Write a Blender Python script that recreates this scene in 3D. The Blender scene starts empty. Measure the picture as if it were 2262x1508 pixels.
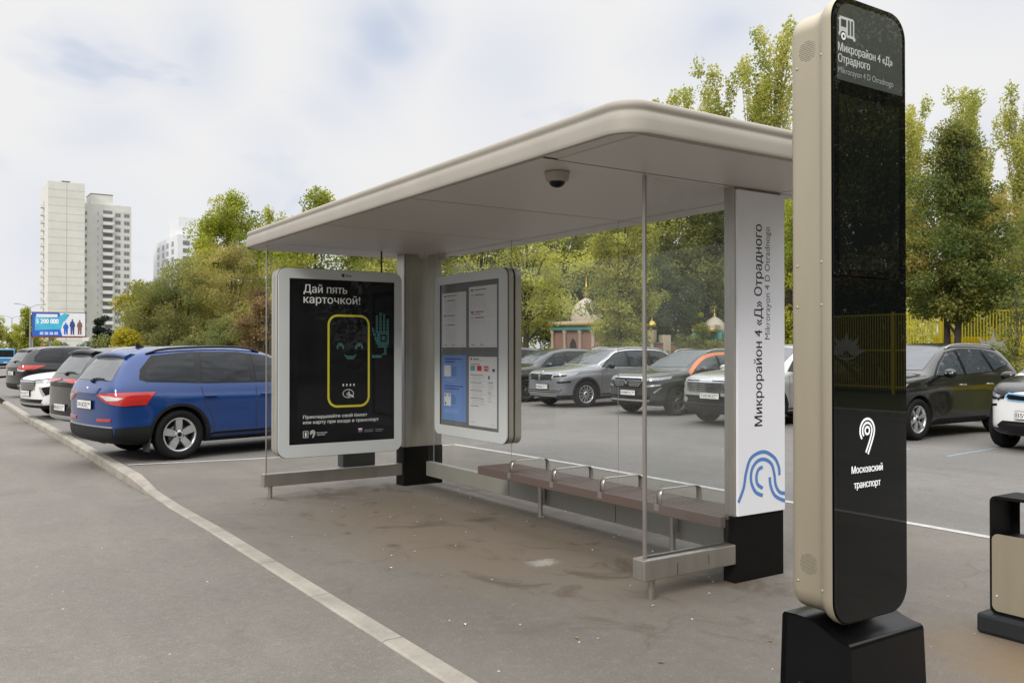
import bpy, bmesh, math, random
import numpy as np
from mathutils import Vector, Matrix
from mathutils.bvhtree import BVHTree
from mathutils.geometry import delaunay_2d_cdt
R = math.radians
scene = bpy.context.scene
COL = scene.collection

# ------------------------------------------------------------------ camera
cam_d = bpy.data.cameras.new('camera')
cam_d.sensor_width = 36.0
cam_d.lens = 1942 / 2262 * 36.0
cam_d.clip_start = 0.05
cam_d.clip_end = 6000
cam = bpy.data.objects.new('camera', cam_d)
cam.location = (0, 0, 1.6)
cam.rotation_euler = (R(90.47), 0, R(-33.8))
COL.objects.link(cam)
scene.camera = cam
scene.render.resolution_x, scene.render.resolution_y = 1024, 682

# ------------------------------------------------------------------ exposure
vs = scene.view_settings
scene.display_settings.display_device = 'sRGB'
vs.view_transform = 'Standard'
vs.look = 'None'
vs.exposure = 0.0
vs.gamma = 1.0
scene.cycles.use_denoising = True
scene.cycles.max_bounces = 12
scene.cycles.diffuse_bounces = 8
scene.cycles.transparent_max_bounces = 24
scene.cycles.caustics_reflective = False
scene.cycles.caustics_refractive = False
scene.cycles.sample_clamp_indirect = 6.0


# ------------------------------------------------------------------ node helpers
class NT:
    """small helper round a node tree"""
    def __init__(s, nt):
        s.nt = nt
    def n(s, typ, ins=None, **props):
        nd = s.nt.nodes.new(typ)
        for k, v in props.items():
            setattr(nd, k, v)
        for k, v in (ins or {}).items():
            sock = nd.inputs[k]
            if isinstance(v, bpy.types.NodeSocket):
                s.nt.links.new(v, sock)
            else:
                sock.default_value = v
        return nd
    def math(s, op, a, b=0.0, c=0.0, clamp=False):
        return s.n('ShaderNodeMath', {0: a, 1: b, 2: c}, operation=op, use_clamp=clamp).outputs[0]
    def vm(s, op, a, b=(0, 0, 0)):
        return s.n('ShaderNodeVectorMath', {0: a, 1: b}, operation=op)
    def mix(s, f, a, b, mode='MIX'):
        nd = s.n('ShaderNodeMix', data_type='RGBA', blend_type=mode)
        for i, v in ((0, f), (6, a), (7, b)):
            if isinstance(v, bpy.types.NodeSocket):
                s.nt.links.new(v, nd.inputs[i])
            elif i == 0:
                nd.inputs[0].default_value = v
            else:
                nd.inputs[i].default_value = (*v[:3], 1)
        return nd.outputs[2]
    def noise(s, vec, scale, detail=3, rough=0.55, dist=0.0):
        ins = {'Scale': scale, 'Detail': detail, 'Roughness': rough, 'Distortion': dist}
        if vec is not None:
            ins['Vector'] = vec
        return s.n('ShaderNodeTexNoise', ins).outputs['Fac']
    def ramp(s, f, a, b, lo=0.0, hi=1.0, smooth=True):
        return s.n('ShaderNodeMapRange', {'Value': f, 'From Min': a, 'From Max': b, 'To Min': lo, 'To Max': hi},
                   interpolation_type='SMOOTHSTEP' if smooth else 'LINEAR').outputs[0]


# ------------------------------------------------------------------ world: broken overcast over a Nishita sky
SUN_EL, SUN_AZ = R(34), R(-118)          # azimuth measured from +Y towards +X
world = bpy.data.worlds.new('World')
scene.world = world
world.use_nodes = True
wt = NT(world.node_tree)
world.node_tree.nodes.clear()
sky = wt.n('ShaderNodeTexSky', sky_type='NISHITA')
sky.sun_disc = False
sky.sun_elevation = SUN_EL
sky.sun_rotation = SUN_AZ
sky.air_density = 1.0
sky.dust_density = 1.5
gen = wt.n('ShaderNodeTexCoord').outputs['Generated']
dirn = wt.vm('NORMALIZE', gen).outputs[0]
sep = wt.n('ShaderNodeSeparateXYZ', {0: dirn})
elev = sep.outputs[2]
# flatten the direction so that clouds stretch along the horizon
flat = wt.vm('MULTIPLY', dirn, (1.0, 1.0, 2.1)).outputs[0]
warp = wt.n('ShaderNodeTexNoise', {'Vector': flat, 'Scale': 3.0, 'Detail': 3.0}).outputs['Color']
warpv = wt.vm('SCALE', wt.vm('SUBTRACT', warp, (0.5, 0.5, 0.5)).outputs[0])
warpv.inputs['Scale'].default_value = 0.16
dwarp = wt.vm('ADD', dirn, warpv.outputs[0]).outputs[0]
n1 = wt.noise(flat, 5.5, 4, 0.5, 0.3)
gap = wt.ramp(n1, 0.50, 0.72, 0.0, 0.85)              # thin places in the cloud
def hole(v, size, amt):
    global gap
    v = Vector(v).normalized()
    d = wt.vm('DISTANCE', dwarp, tuple(v)).outputs['Value']
    h = wt.ramp(d, 0.0, size, amt, 0.0)
    gap = wt.math('MAXIMUM', gap, h)
HOLES = [((0.404, 0.860, 0.335), .095, .9), ((0.426, 0.848, 0.352), .085, .8), ((0.385, 0.877, 0.305), .085, .75), ((0.355, 0.895, 0.275), .075, .6), ((0.215, 0.925, 0.30), .085, .75),
         ((0.70, 0.66, 0.345), .10, .75), ((0.165, 0.965, 0.225), .075, .65), ((0.31, 0.935, 0.17), .10, .6), ((0.30, 0.93, 0.225), .08, .5), ((0.53, 0.80, 0.30), .12, .6), ((0.12, 0.99, 0.12), .10, .5),
         ((0.84, 0.43, 0.36), .12, .6)]
for v, s_, a_ in HOLES:
    hole(v, s_, a_)
low = wt.ramp(elev, 0.04, 0.22, 0.25, 0.0)
gap = wt.math('ADD', gap, low, clamp=True)
# cloud brightness: pale near the horizon, brighter towards the zenith (overcast distribution)
zen = wt.ramp(elev, 0.34, 0.95, 0.0, 1.0)
bright = wt.math('MULTIPLY_ADD', zen, 21.0, 8.7)
cl = wt.n('ShaderNodeCombineColor', {0: bright, 1: bright, 2: wt.math('MULTIPLY', bright, 1.005)}).outputs[0]
greyc = wt.mix(1.0, cl, (0.80, 0.845, 0.955), 'MULTIPLY')
cloud = wt.mix(gap, cl, greyc)
skyc = wt.mix(1.0, sky.outputs[0], (1.5, 1.5, 1.5), 'MULTIPLY')
blue = wt.ramp(gap, 0.55, 1.0, 0.0, 0.36)
colr = wt.mix(blue, cloud, skyc)
bg = wt.n('ShaderNodeBackground', {'Color': colr, 'Strength': 0.1})
wo = wt.n('ShaderNodeOutputWorld', {'Surface': bg.outputs[0]})

# ------------------------------------------------------------------ sun behind thin cloud
sd = bpy.data.lights.new('sun', 'SUN')
sd.energy = 1.9
sd.angle = R(14)
sd.color = (1.0, 0.94, 0.84)
sun = bpy.data.objects.new('sun', sd)
svec = Vector((math.sin(SUN_AZ) * math.cos(SUN_EL), math.cos(SUN_AZ) * math.cos(SUN_EL), math.sin(SUN_EL)))
sun.rotation_euler = svec.to_track_quat('Z', 'Y').to_euler()
COL.objects.link(sun)


# ------------------------------------------------------------------ materials
def new_mat(name):
    m = bpy.data.materials.new(name)
    m.use_nodes = True
    m.node_tree.nodes.clear()
    return m, NT(m.node_tree)

def out(t, shader, disp=None):
    o = t.n('ShaderNodeOutputMaterial', {'Surface': shader})

_mc = {}
def mat(name, col, rough=0.5, metal=0.0, coat=0.0, spec=0.5, var=0.06, scale=6.0, bump=0.0, bscale=80.0, emit=0.0, stretch=None):
    """painted / metal / plastic surface with slight mottling so that it is never perfectly even"""
    if name in _mc:
        return _mc[name]
    m, t = new_mat(name)
    oc = t.n('ShaderNodeTexCoord').outputs['Object']
    if stretch:
        oc = t.vm('MULTIPLY', oc, stretch).outputs[0]
    nz = t.noise(oc, scale, 4, 0.6)
    f = t.ramp(nz, 0.25, 0.75, 0.0, 1.0, smooth=False)
    a = tuple(c * (1 - var) for c in col)
    b = tuple(min(1, c * (1 + var)) for c in col)
    c = t.mix(f, a, b)
    ins = {'Base Color': c, 'Roughness': t.ramp(nz, 0.2, 0.8, max(0, rough * 0.85), min(1, rough * 1.15), smooth=False), 'Metallic': metal, 'Coat Weight': coat,
           'Coat Roughness': 0.04, 'Specular IOR Level': spec}
    if emit:
        ins['Emission Color'] = (*col, 1)
        ins['Emission Strength'] = emit
    p = t.n('ShaderNodeBsdfPrincipled', ins)
    if bump:
        bp = t.n('ShaderNodeBump', {'Strength': bump, 'Distance': 0.004, 'Height': t.noise(oc, bscale, 3, 0.6)})
        t.nt.links.new(bp.outputs[0], p.inputs['Normal'])
    out(t, p.outputs[0])
    _mc[name] = m
    return m

def asphalt(name, base, tint=(1, 1, 1), stain=False, cracks=0.0, speck=1.0):
    m, t = new_mat(name)
    oc = t.n('ShaderNodeTexCoord').outputs['Object']
    big = t.noise(oc, 0.35, 4, 0.6, 0.4)
    mid = t.noise(oc, 2.2, 5, 0.65, 0.2)
    streak = t.noise(t.vm('MULTIPLY', oc, (2.6, 0.35, 1)).outputs[0], 1.0, 4, 0.6)
    fine = t.noise(oc, 130.0, 2, 0.7)
    c = base
    lo = tuple(x * 0.80 for x in c)
    hi = tuple(x * 1.16 for x in c)
    col = t.mix(t.ramp(big, 0.3, 0.7), lo, hi)
    col = t.mix(t.ramp(mid, 0.35, 0.7, 0.0, 0.35), col, tuple(x * 0.72 for x in c))
    col = t.mix(t.ramp(streak, 0.45, 0.72, 0.0, 0.30), col, tuple(x * y for x, y in zip(hi, (1.12, 1.08, 1.02))))
    col = t.mix(t.ramp(fine, 0.42, 0.62, 0.0, 0.55), col, tuple(x * 0.58 for x in c))
    fine2 = t.noise(oc, 62.0, 2, 0.7)
    col = t.mix(t.ramp(fine2, 0.56, 0.70, 0.0, 0.55), col, tuple(min(1, x * 1.5) for x in c))
    f3 = t.noise(oc, 14.0, 4, 0.75)
    col = t.mix(t.ramp(f3, 0.52, 0.68, 0.0, 0.40), col, tuple(x * 0.66 for x in c))
    col = t.mix(t.ramp(f3, 0.46, 0.32, 0.0, 0.30), col, tuple(min(1, x * 1.35) for x in c))
    # sparse light aggregate and grit
    vo = t.n('ShaderNodeTexVoronoi', {'Vector': oc, 'Scale': 17.0, 'Randomness': 1.0}, feature='F1')
    pick = t.n('ShaderNodeSeparateColor', {0: vo.outputs['Color']}).outputs[0]
    chip = t.math('MULTIPLY', t.ramp(vo.outputs['Distance'], 0.05, 0.10, 1.0, 0.0), t.ramp(pick, 0.90, 0.91, 0.0, 1.0))
    chip = t.math('MULTIPLY', chip, speck)
    if stain:
        sp = t.n('ShaderNodeSeparateXYZ', {0: oc})
        # trodden dirt on the waiting area
        dx = t.math('MULTIPLY', t.math('SUBTRACT', sp.outputs[0], 4.0), 0.75)
        dy = t.math('MULTIPLY', t.math('SUBTRACT', sp.outputs[1], 6.6), 0.36)
        d = t.math('SQRT', t.math('ADD', t.math('MULTIPLY', dx, dx), t.math('MULTIPLY', dy, dy)))
        d = t.math('ADD', d, t.math('MULTIPLY', t.math('SUBTRACT', t.noise(oc, 1.1, 4, 0.6), 0.5), 0.9))
        zone = t.ramp(d, 0.45, 1.15, 0.85, 0.0)
        col = t.mix(zone, col, tuple(x * y for x, y in zip(c, (0.94, 0.82, 0.68))))
        s2 = t.noise(t.vm('MULTIPLY', oc, (1.0, 0.8, 1)).outputs[0], 1.7, 6, 0.68, 0.9)
        dirt = t.math('MULTIPLY', t.ramp(s2, 0.52, 0.66, 0.0, 0.75), t.ramp(d, 0.8, 1.7, 1.0, 0.05))
        col = t.mix(dirt, col, tuple(x * y for x, y in zip(c, (0.50, 0.41, 0.32))))
        # shade under the bench and along the back wall, painted as a dark strip
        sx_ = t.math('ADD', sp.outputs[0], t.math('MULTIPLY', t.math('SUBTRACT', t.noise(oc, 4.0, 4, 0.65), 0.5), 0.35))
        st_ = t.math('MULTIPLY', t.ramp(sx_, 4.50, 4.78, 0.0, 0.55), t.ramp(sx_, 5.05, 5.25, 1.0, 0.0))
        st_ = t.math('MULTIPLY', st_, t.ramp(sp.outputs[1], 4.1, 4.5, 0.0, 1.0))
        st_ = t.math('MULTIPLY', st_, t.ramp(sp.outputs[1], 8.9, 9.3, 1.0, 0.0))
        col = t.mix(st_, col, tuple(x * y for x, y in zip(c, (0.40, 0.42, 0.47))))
        # rusty dirt under the litter bin
        bx = t.vm('DISTANCE', t.vm('MULTIPLY', oc, (1.0, 0.75, 0)).outputs[0], (4.75, 1.55, 0)).outputs['Value']
        bx = t.math('ADD', bx, t.math('MULTIPLY', t.math('SUBTRACT', t.noise(oc, 3.0, 4, 0.6), 0.5), 0.6))
        col = t.mix(t.ramp(bx, 0.15, 0.85, 0.8, 0.0), col, tuple(x * y for x, y in zip(c, (1.05, 0.80, 0.50))))
        # white paint spill
        px = t.vm('DISTANCE', t.vm('MULTIPLY', oc, (1.0, 1.3, 0)).outputs[0], (3.86, 6.96, 0)).outputs['Value']
        px = t.math('ADD', px, t.math('MULTIPLY', t.math('SUBTRACT', t.noise(oc, 9.0, 4, 0.7), 0.5), 0.32))
        col = t.mix(t.ramp(px, 0.05, 0.16, 0.6, 0.0), col, (0.42, 0.40, 0.37))
    if cracks:
        wv = t.vm('SCALE', t.n('ShaderNodeTexNoise', {'Vector': oc, 'Scale': 1.6, 'Detail': 4.0}).outputs['Color'])
        wv.inputs['Scale'].default_value = 0.8
        cv = t.vm('ADD', oc, wv.outputs[0]).outputs[0]
        v2 = t.n('ShaderNodeTexVoronoi', {'Vector': cv, 'Scale': 0.42}, feature='DISTANCE_TO_EDGE').outputs['Distance']
        ck = t.math('MULTIPLY', t.ramp(v2, 0.0, 0.012, cracks, 0.0), t.ramp(mid, 0.42, 0.6, 0.0, 1.0))
        col = t.mix(ck, col, tuple(x * 0.35 for x in c))
    col = t.mix(chip, col, (0.48, 0.46, 0.43))
    h = t.math('ADD', fine, t.math('MULTIPLY', fine2, 0.7))
    bp = t.n('ShaderNodeBump', {'Strength': 0.55, 'Distance': 0.006, 'Height': h})
    p = t.n('ShaderNodeBsdfPrincipled', {'Base Color': col, 'Roughness': t.ramp(big, 0.2, 0.8, 0.72, 0.9), 'Specular IOR Level': 0.35, 'Normal': bp.outputs[0]})
    out(t, p.outputs[0])
    return m

def leafmat(name, cols, trans=0.5):
    """leaf colours picked by the per-leaf 'tint' attribute"""
    m, t = new_mat(name)
    at = t.n('ShaderNodeAttribute', attribute_name='tint').outputs['Fac']
    cr = t.n('ShaderNodeValToRGB', {0: at})
    el = cr.color_ramp.elements
    while len(el) < len(cols):
        el.new(0.5)
    for i, c in enumerate(cols):
        el[i].position = i / (len(cols) - 1)
        el[i].color = (*c, 1)
    d = t.n('ShaderNodeBsdfPrincipled', {'Base Color': cr.outputs[0], 'Roughness': 0.55, 'Specular IOR Level': 0.3})
    tr = t.n('ShaderNodeBsdfTranslucent', {'Color': t.mix(1.0, cr.outputs[0], (1.25, 1.25, 0.7), 'MULTIPLY')})
    mx = t.n('ShaderNodeMixShader', {0: trans, 1: d.outputs[0], 2: tr.outputs[0]})
    out(t, mx.outputs[0])
    return m

def glassmat(name, tint=(0.93, 0.95, 0.94), dirt=0.05, refl=1.0):
    """thin clear pane: passes light straight through, mirrors by Fresnel, slightly dirty"""
    m, t = new_mat(name)
    oc = t.n('ShaderNodeTexCoord').outputs['Object']
    tr = t.n('ShaderNodeBsdfTransparent', {'Color': (*tint, 1)})
    gl = t.n('ShaderNodeBsdfGlossy', {'Color': (1, 1, 1, 1), 'Roughness': 0.0})
    ge = t.n('ShaderNodeNewGeometry')
    cs = t.math('ABSOLUTE', t.n('ShaderNodeVectorMath', {0: ge.outputs['Incoming'], 1: ge.outputs['Normal']}, operation='DOT_PRODUCT').outputs['Value'])
    fr = t.math('MULTIPLY_ADD', t.math('POWER', t.math('SUBTRACT', 1.0, cs), 5.0), 0.96, 0.04)
    mx = t.n('ShaderNodeMixShader', {0: t.math('MULTIPLY', fr, refl), 1: tr.outputs[0], 2: gl.outputs[0]})
    df = t.n('ShaderNodeBsdfDiffuse', {'Color': (0.5, 0.5, 0.48, 1)})
    nz = t.noise(oc, 2.3, 6, 0.7, 0.3)
    mx2 = t.n('ShaderNodeMixShader', {0: t.ramp(nz, 0.40, 0.72, dirt * 0.3, dirt * 1.6), 1: mx.outputs[0], 2: df.outputs[0]})
    out(t, mx2.outputs[0])
    return m

def concrete(name, base, joints=False):
    m, t = new_mat(name)
    oc = t.n('ShaderNodeTexCoord').outputs['Object']
    a = t.noise(oc, 2.5, 5, 0.65)
    b = t.noise(oc, 45, 3, 0.7)
    col = t.mix(t.ramp(a, 0.3, 0.7), tuple(x * 0.8 for x in base), tuple(x * 1.14 for x in base))
    col = t.mix(t.ramp(b, 0.5, 0.75, 0.0, 0.5), col, tuple(x * 0.62 for x in base))
    if joints:
        y = t.n('ShaderNodeSeparateXYZ', {0: oc}).outputs[1]
        fr = t.math('FRACT', t.math('DIVIDE', t.math('ADD', y, 0.33), 1.05))
        j = t.math('LESS_THAN', t.math('ABSOLUTE', t.math('SUBTRACT', fr, 0.5)), 0.006)
        wob = t.ramp(t.noise(oc, 6, 3), 0.3, 0.6, 0.35, 1.0)
        col = t.mix(t.math('MULTIPLY', j, wob), col, (0.06, 0.055, 0.05))
    bp = t.n('ShaderNodeBump', {'Strength': 0.4, 'Distance': 0.004, 'Height': b})
    p = t.n('ShaderNodeBsdfPrincipled', {'Base Color': col, 'Roughness': 0.85, 'Normal': bp.outputs[0]})
    out(t, p.outputs[0])
    return m

def brickmat(name, c1, c2, mortar, sc=4.0):
    m, t = new_mat(name)
    oc = t.n('ShaderNodeTexCoord').outputs['Object']
    s3 = t.n('ShaderNodeSeparateXYZ', {0: oc})
    v = t.n('ShaderNodeCombineXYZ', {0: t.math('ADD', s3.outputs[0], s3.outputs[1]), 1: s3.outputs[2], 2: 0.0}).outputs[0]
    b = t.n('ShaderNodeTexBrick', {'Vector': v, 'Color1': (*c1, 1), 'Color2': (*c2, 1), 'Mortar': (*mortar, 1), 'Scale': sc, 'Mortar Size': 0.02})
    p = t.n('ShaderNodeBsdfPrincipled', {'Base Color': b.outputs[0], 'Roughness': 0.85})
    out(t, p.outputs[0])
    return m


# ------------------------------------------------------------------ mesh builder
class MB:
    def __init__(s):
        s.v, s.f, s.m, s.sm, s.mats = [], [], [], [], []
    def mi(s, m):
        if m not in s.mats:
            s.mats.append(m)
        return s.mats.index(m)
    def add(s, verts, faces, m, smooth=False):
        k = len(s.v)
        i = s.mi(m)
        s.v += [tuple(p) for p in verts]
        for f in faces:
            s.f.append(tuple(j + k for j in f))
            s.m.append(i)
            s.sm.append(smooth)
        return s
    def bm(s, bm_, m, smooth=False):
        bm_.verts.index_update()
        s.add([v.co[:] for v in bm_.verts], [[v.index for v in f.verts] for f in bm_.faces], m, smooth)
        bm_.free()
        return s
    def box(s, x0, x1, y0, y1, z0, z1, m, r=0.0, seg=2, rot=None, mid=None):
        b = bmesh.new()
        bmesh.ops.create_cube(b, size=1)
        for v in b.verts:
            v.co = Vector(((x0 + x1) / 2 + v.co.x * (x1 - x0), (y0 + y1) / 2 + v.co.y * (y1 - y0), (z0 + z1) / 2 + v.co.z * (z1 - z0)))
        if r:
            bmesh.ops.bevel(b, geom=b.edges[:], offset=r, segments=seg, affect='EDGES', profile=0.5)
        if rot is not None:
            c = Vector(mid if mid else ((x0 + x1) / 2, (y0 + y1) / 2, (z0 + z1) / 2))
            for v in b.verts:
                v.co = rot @ (v.co - c) + c
        return s.bm(b, m, smooth=False)
    def prism(s, pts, o, u, v, n, d, m, m_side=None, smooth_side=False, back=True):
        """2D outline pts (counter-clockwise) in frame o,u,v; front face at o, body goes back along -n by d"""
        o, u, v, n = Vector(o), Vector(u), Vector(v), Vector(n)
        k = len(pts)
        fr = [o + u * a + v * b for a, b in pts]
        bk = [p - n * d for p in fr]
        s.add(fr, [list(range(k))], m)
        s.add(fr + bk, [[i, k + i, k + (i + 1) % k, (i + 1) % k] for i in range(k)], m_side or m, smooth_side)
        if back:
            s.add(bk, [list(range(k))[::-1]], m_side or m)
        return s
    def ring(s, outer, inner, o, u, v, n, d, m, m_in=None):
        """frame between two outlines of equal count, thickness d"""
        o, u, v, n = Vector(o), Vector(u), Vector(v), Vector(n)
        k = len(outer)
        P = lambda pts, w: [o + u * a + v * b - n * w for a, b in pts]
        V = P(outer, 0) + P(inner, 0) + P(outer, d) + P(inner, d)
        F1, F2 = [], []
        for i in range(k):
            j = (i + 1) % k
            F1 += [[i, j, k + j, k + i], [2 * k + j, 2 * k + i, 3 * k + i, 3 * k + j], [i, 2 * k + i, 2 * k + j, j]]
            F2.append([k + i, k + j, 3 * k + j, 3 * k + i])
        s.add(V, F1, m)
        s.add(V, F2, m_in or m)
        return s
    def loft(s, rings, m, smooth=True, closed=True, caps=True, cap_m=None):
        k = len(rings[0])
        V = [p for r_ in rings for p in r_]
        F = []
        for a in range(len(rings) - 1):
            for i in range(k if closed else k - 1):
                j = (i + 1) % k
                F.append([a * k + i, a * k + j, (a + 1) * k + j, (a + 1) * k + i])
        s.add(V, F, m, smooth)
        if caps:
            s.add(rings[0], [list(range(k))[::-1]], cap_m or m)
            s.add(rings[-1], [list(range(k))], cap_m or m)
        return s
    def tube(s, pts, rad, m, seg=10, caps=True, smooth=True):
        pts = [Vector(p) for p in pts]
        rs = rad if isinstance(rad, (list, tuple)) else [rad] * len(pts)
        rings = []
        a = None
        for i, p in enumerate(pts):
            t = pts[min(i + 1, len(pts) - 1)] - pts[max(i - 1, 0)]
            if t.length < 1e-9:
                t = Vector((0, 0, 1))
            t.normalize()
            a = t.orthogonal() if a is None else a - t * a.dot(t)
            a.normalize()
            b = t.cross(a)
            rings.append([p + a * (math.cos(q) * rs[i]) + b * (math.sin(q) * rs[i]) for q in [2 * math.pi * k / seg for k in range(seg)]])
        return s.loft(rings, m, smooth, True, caps)
    def lathe(s, prof, o, axis, m, seg=32, smooth=True):
        """profile (radius, height) swept round an axis through o"""
        o, w = Vector(o), Vector(axis).normalized()
        a = w.orthogonal().normalized()
        b = w.cross(a)
        rings = []
        for r_, h in prof:
            rings.append([o + w * h + a * (math.cos(q) * r_) + b * (math.sin(q) * r_) for q in [2 * math.pi * k / seg for k in range(seg)]])
        return s.loft(rings, m, smooth, True, False)
    def ell(s, c, r, m, seg=16, rings=10):
        b = bmesh.new()
        bmesh.ops.create_uvsphere(b, u_segments=seg, v_segments=rings, radius=1)
        for v in b.verts:
            v.co = Vector((c[0] + v.co.x * r[0], c[1] + v.co.y * r[1], c[2] + v.co.z * r[2]))
        return s.bm(b, m, True)
    def stroke(s, pts, w, o, u, v, n, lift, m, closed=False):
        """flat stroke of width w along 2D pts in a frame"""
        o, u, v, n = Vector(o), Vector(u), Vector(v), Vector(n)
        P = [Vector((a, b)) for a, b in pts]
        k = len(P)
        V = []
        for i in range(k):
            if closed:
                t = P[(i + 1) % k] - P[i - 1]
            else:
                t = P[min(i + 1, k - 1)] - P[max(i - 1, 0)]
            t.normalize()
            nn = Vector((-t.y, t.x)) * (w / 2)
            for q in (P[i] + nn, P[i] - nn):
                V.append(o + u * q.x + v * q.y + n * lift)
        F = [[2 * i, 2 * i + 1, 2 * ((i + 1) % k) + 1, 2 * ((i + 1) % k)] for i in range(k if closed else k - 1)]
        return s.add(V, F, m)
    def poly(s, pts, o, u, v, n, lift, m):
        o, u, v, n = Vector(o), Vector(u), Vector(v), Vector(n)
        return s.add([o + u * a + v * b + n * lift for a, b in pts], [list(range(len(pts)))], m)
    def rect(s, a0, a1, b0, b1, o, u, v, n, lift, m):
        return s.poly([(a0, b0), (a1, b0), (a1, b1), (a0, b1)], o, u, v, n, lift, m)
    def text(s, body, at, height, o, u, v, n, lift, m, width=None, bold=0.0, align='LEFT'):
        V, F, w, h = glyphs(body, min(bold, 0.0))
        k = height / 0.73                       # cap height of the built-in font is about 0.73 em
        sx = k if width is None else width / w
        W = w * sx
        dx = {'LEFT': 0, 'CENTER': -W / 2, 'RIGHT': -W}[align]
        o, u, v, n = Vector(o), Vector(u), Vector(v), Vector(n)
        for j, e in enumerate((-1, 0, 1) if bold > 0 else (0,)):          # heavier weight: strokes laid side by side
            s.add([o + u * (at[0] + dx + a * sx + e * bold * k) + v * (at[1] + b * k) + n * (lift + 0.00012 * j) for a, b in V], F, m)
        return s
    def build(s, name, parent=None, w=False):
        me = bpy.data.meshes.new(name)
        me.from_pydata(s.v, [], s.f)
        for m in s.mats:
            me.materials.append(m)
        me.polygons.foreach_set('material_index', s.m)
        me.polygons.foreach_set('use_smooth', s.sm)
        me.update()
        o = bpy.data.objects.new(name, me)
        COL.objects.link(o)
        if parent is not None:
            o.parent = parent
            if w:
                o.matrix_parent_inverse = wmat(parent).inverted()
        return o

def wmat(o):
    m = o.matrix_parent_inverse @ o.matrix_basis
    return wmat(o.parent) @ m if o.parent else o.matrix_basis.copy()

def in_loop(p, L):
    c = False
    for i in range(len(L)):
        a, b = L[i], L[i - 1]
        if (a[1] > p[1]) != (b[1] > p[1]) and p[0] < (b[0] - a[0]) * (p[1] - a[1]) / (b[1] - a[1]) + a[0]:
            c = not c
    return c

def fill_contours(me):
    """outlines of letters -> faces; contours that touch or overlap are filled one by one"""
    co = [(v.co.x, v.co.y) for v in me.vertices]
    nb = {}
    for e in me.edges:
        a, b = e.vertices
        nb.setdefault(a, []).append(b)
        nb.setdefault(b, []).append(a)
    seen, loops = set(), []
    for st_ in nb:
        if st_ in seen: continue
        L, p, q = [], None, st_
        while q not in seen:
            seen.add(q)
            L.append(co[q])
            n = [k for k in nb[q] if k != p and k not in seen]
            p = q
            if n: q = n[0]
        if len(L) > 2: loops.append(L)
    mids = lambda P: P + [((P[k - 1][0] + P[k][0]) / 2, (P[k - 1][1] + P[k][1]) / 2) for k in range(len(P))]
    inside = lambda P, Q: sum(in_loop(p, Q) for p in mids(P)) > 0.9 * 2 * len(P)
    depth = [sum(inside(L, Q) for Q in loops if Q is not L) for L in loops]
    V, F = [], []
    for i, L in enumerate(loops):
        if depth[i] % 2: continue
        H = [loops[j] for j in range(len(loops)) if depth[j] == depth[i] + 1 and inside(loops[j], L)]
        pts, ed = [], []
        for Q in [L] + H:
            k = len(pts)
            pts += [Vector(p) for p in Q]
            ed += [(k + t, k + (t + 1) % len(Q)) for t in range(len(Q))]
        vv, ee, ff, *_ = delaunay_2d_cdt(pts, ed, [], 0, 1e-7)
        k = len(V)
        V += [(p.x, p.y) for p in vv]
        for f in ff:
            c = (sum(vv[t].x for t in f) / len(f), sum(vv[t].y for t in f) / len(f))
            if in_loop(c, L) and not any(in_loop(c, h) for h in H):
                F.append([k + t for t in f])
    return V, F

_gl = {}
def glyphs(body, bold):
    key = (body, bold)
    if key not in _gl:
        cu = bpy.data.curves.new('lettering', 'FONT')
        cu.body = body
        cu.size = 1.0
        cu.offset = bold
        cu.resolution_u = 3
        cu.fill_mode = 'NONE'
        ob = bpy.data.objects.new('lettering', cu)
        COL.objects.link(ob)
        dg = bpy.context.evaluated_depsgraph_get()
        me = ob.evaluated_get(dg).to_mesh()
        V, F = fill_contours(me)
        bpy.data.objects.remove(ob)
        bpy.data.curves.remove(cu)
        x0 = min(p[0] for p in V)
        V = [(a - x0, b) for a, b in V]
        _gl[key] = (V, F, max(p[0] for p in V), max(p[1] for p in V))
    return _gl[key]

def rrect(x0, x1, y0, y1, r, n=8):
    P = []
    for cx, cy, a in ((x1 - r, y0 + r, -90), (x1 - r, y1 - r, 0), (x0 + r, y1 - r, 90), (x0 + r, y0 + r, 180)):
        for i in range(n + 1):
            q = R(a + 90 * i / n)
            P.append((cx + math.cos(q) * r, cy + math.sin(q) * r))
    return P

def catmull(P, n=8, closed=False):
    P = [Vector(p) for p in P]
    outp = []
    k = len(P)
    for i in range(k if closed else k - 1):
        if closed:
            a, b, c, d = P[i - 1], P[i], P[(i + 1) % k], P[(i + 2) % k]
        else:
            a, b, c, d = P[max(i - 1, 0)], P[i], P[i + 1], P[min(i + 2, k - 1)]
        for j in range(n):
            t = j / n
            outp.append(0.5 * ((2 * b) + (c - a) * t + (2 * a - 5 * b + 4 * c - d) * t * t + (3 * b - a - 3 * c + d) * t ** 3))
    if not closed:
        outp.append(P[-1])
    return outp

def tag(o, label=None, cat=None, group=None, kind=None):
    if label: o['label'] = label
    if cat: o['category'] = cat
    if group: o['group'] = group
    if kind: o['kind'] = kind
    return o

def thing(name, label, cat, loc=(0, 0, 0), rz=0.0, group=None):
    o = bpy.data.objects.new(name, None)
    o.empty_display_size = 0.2
    o.location = loc
    o.rotation_euler = (0, 0, rz)
    COL.objects.link(o)
    return tag(o, label, cat, group)

X, Y, Z = Vector((1, 0, 0)), Vector((0, 1, 0)), Vector((0, 0, 1))

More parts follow.
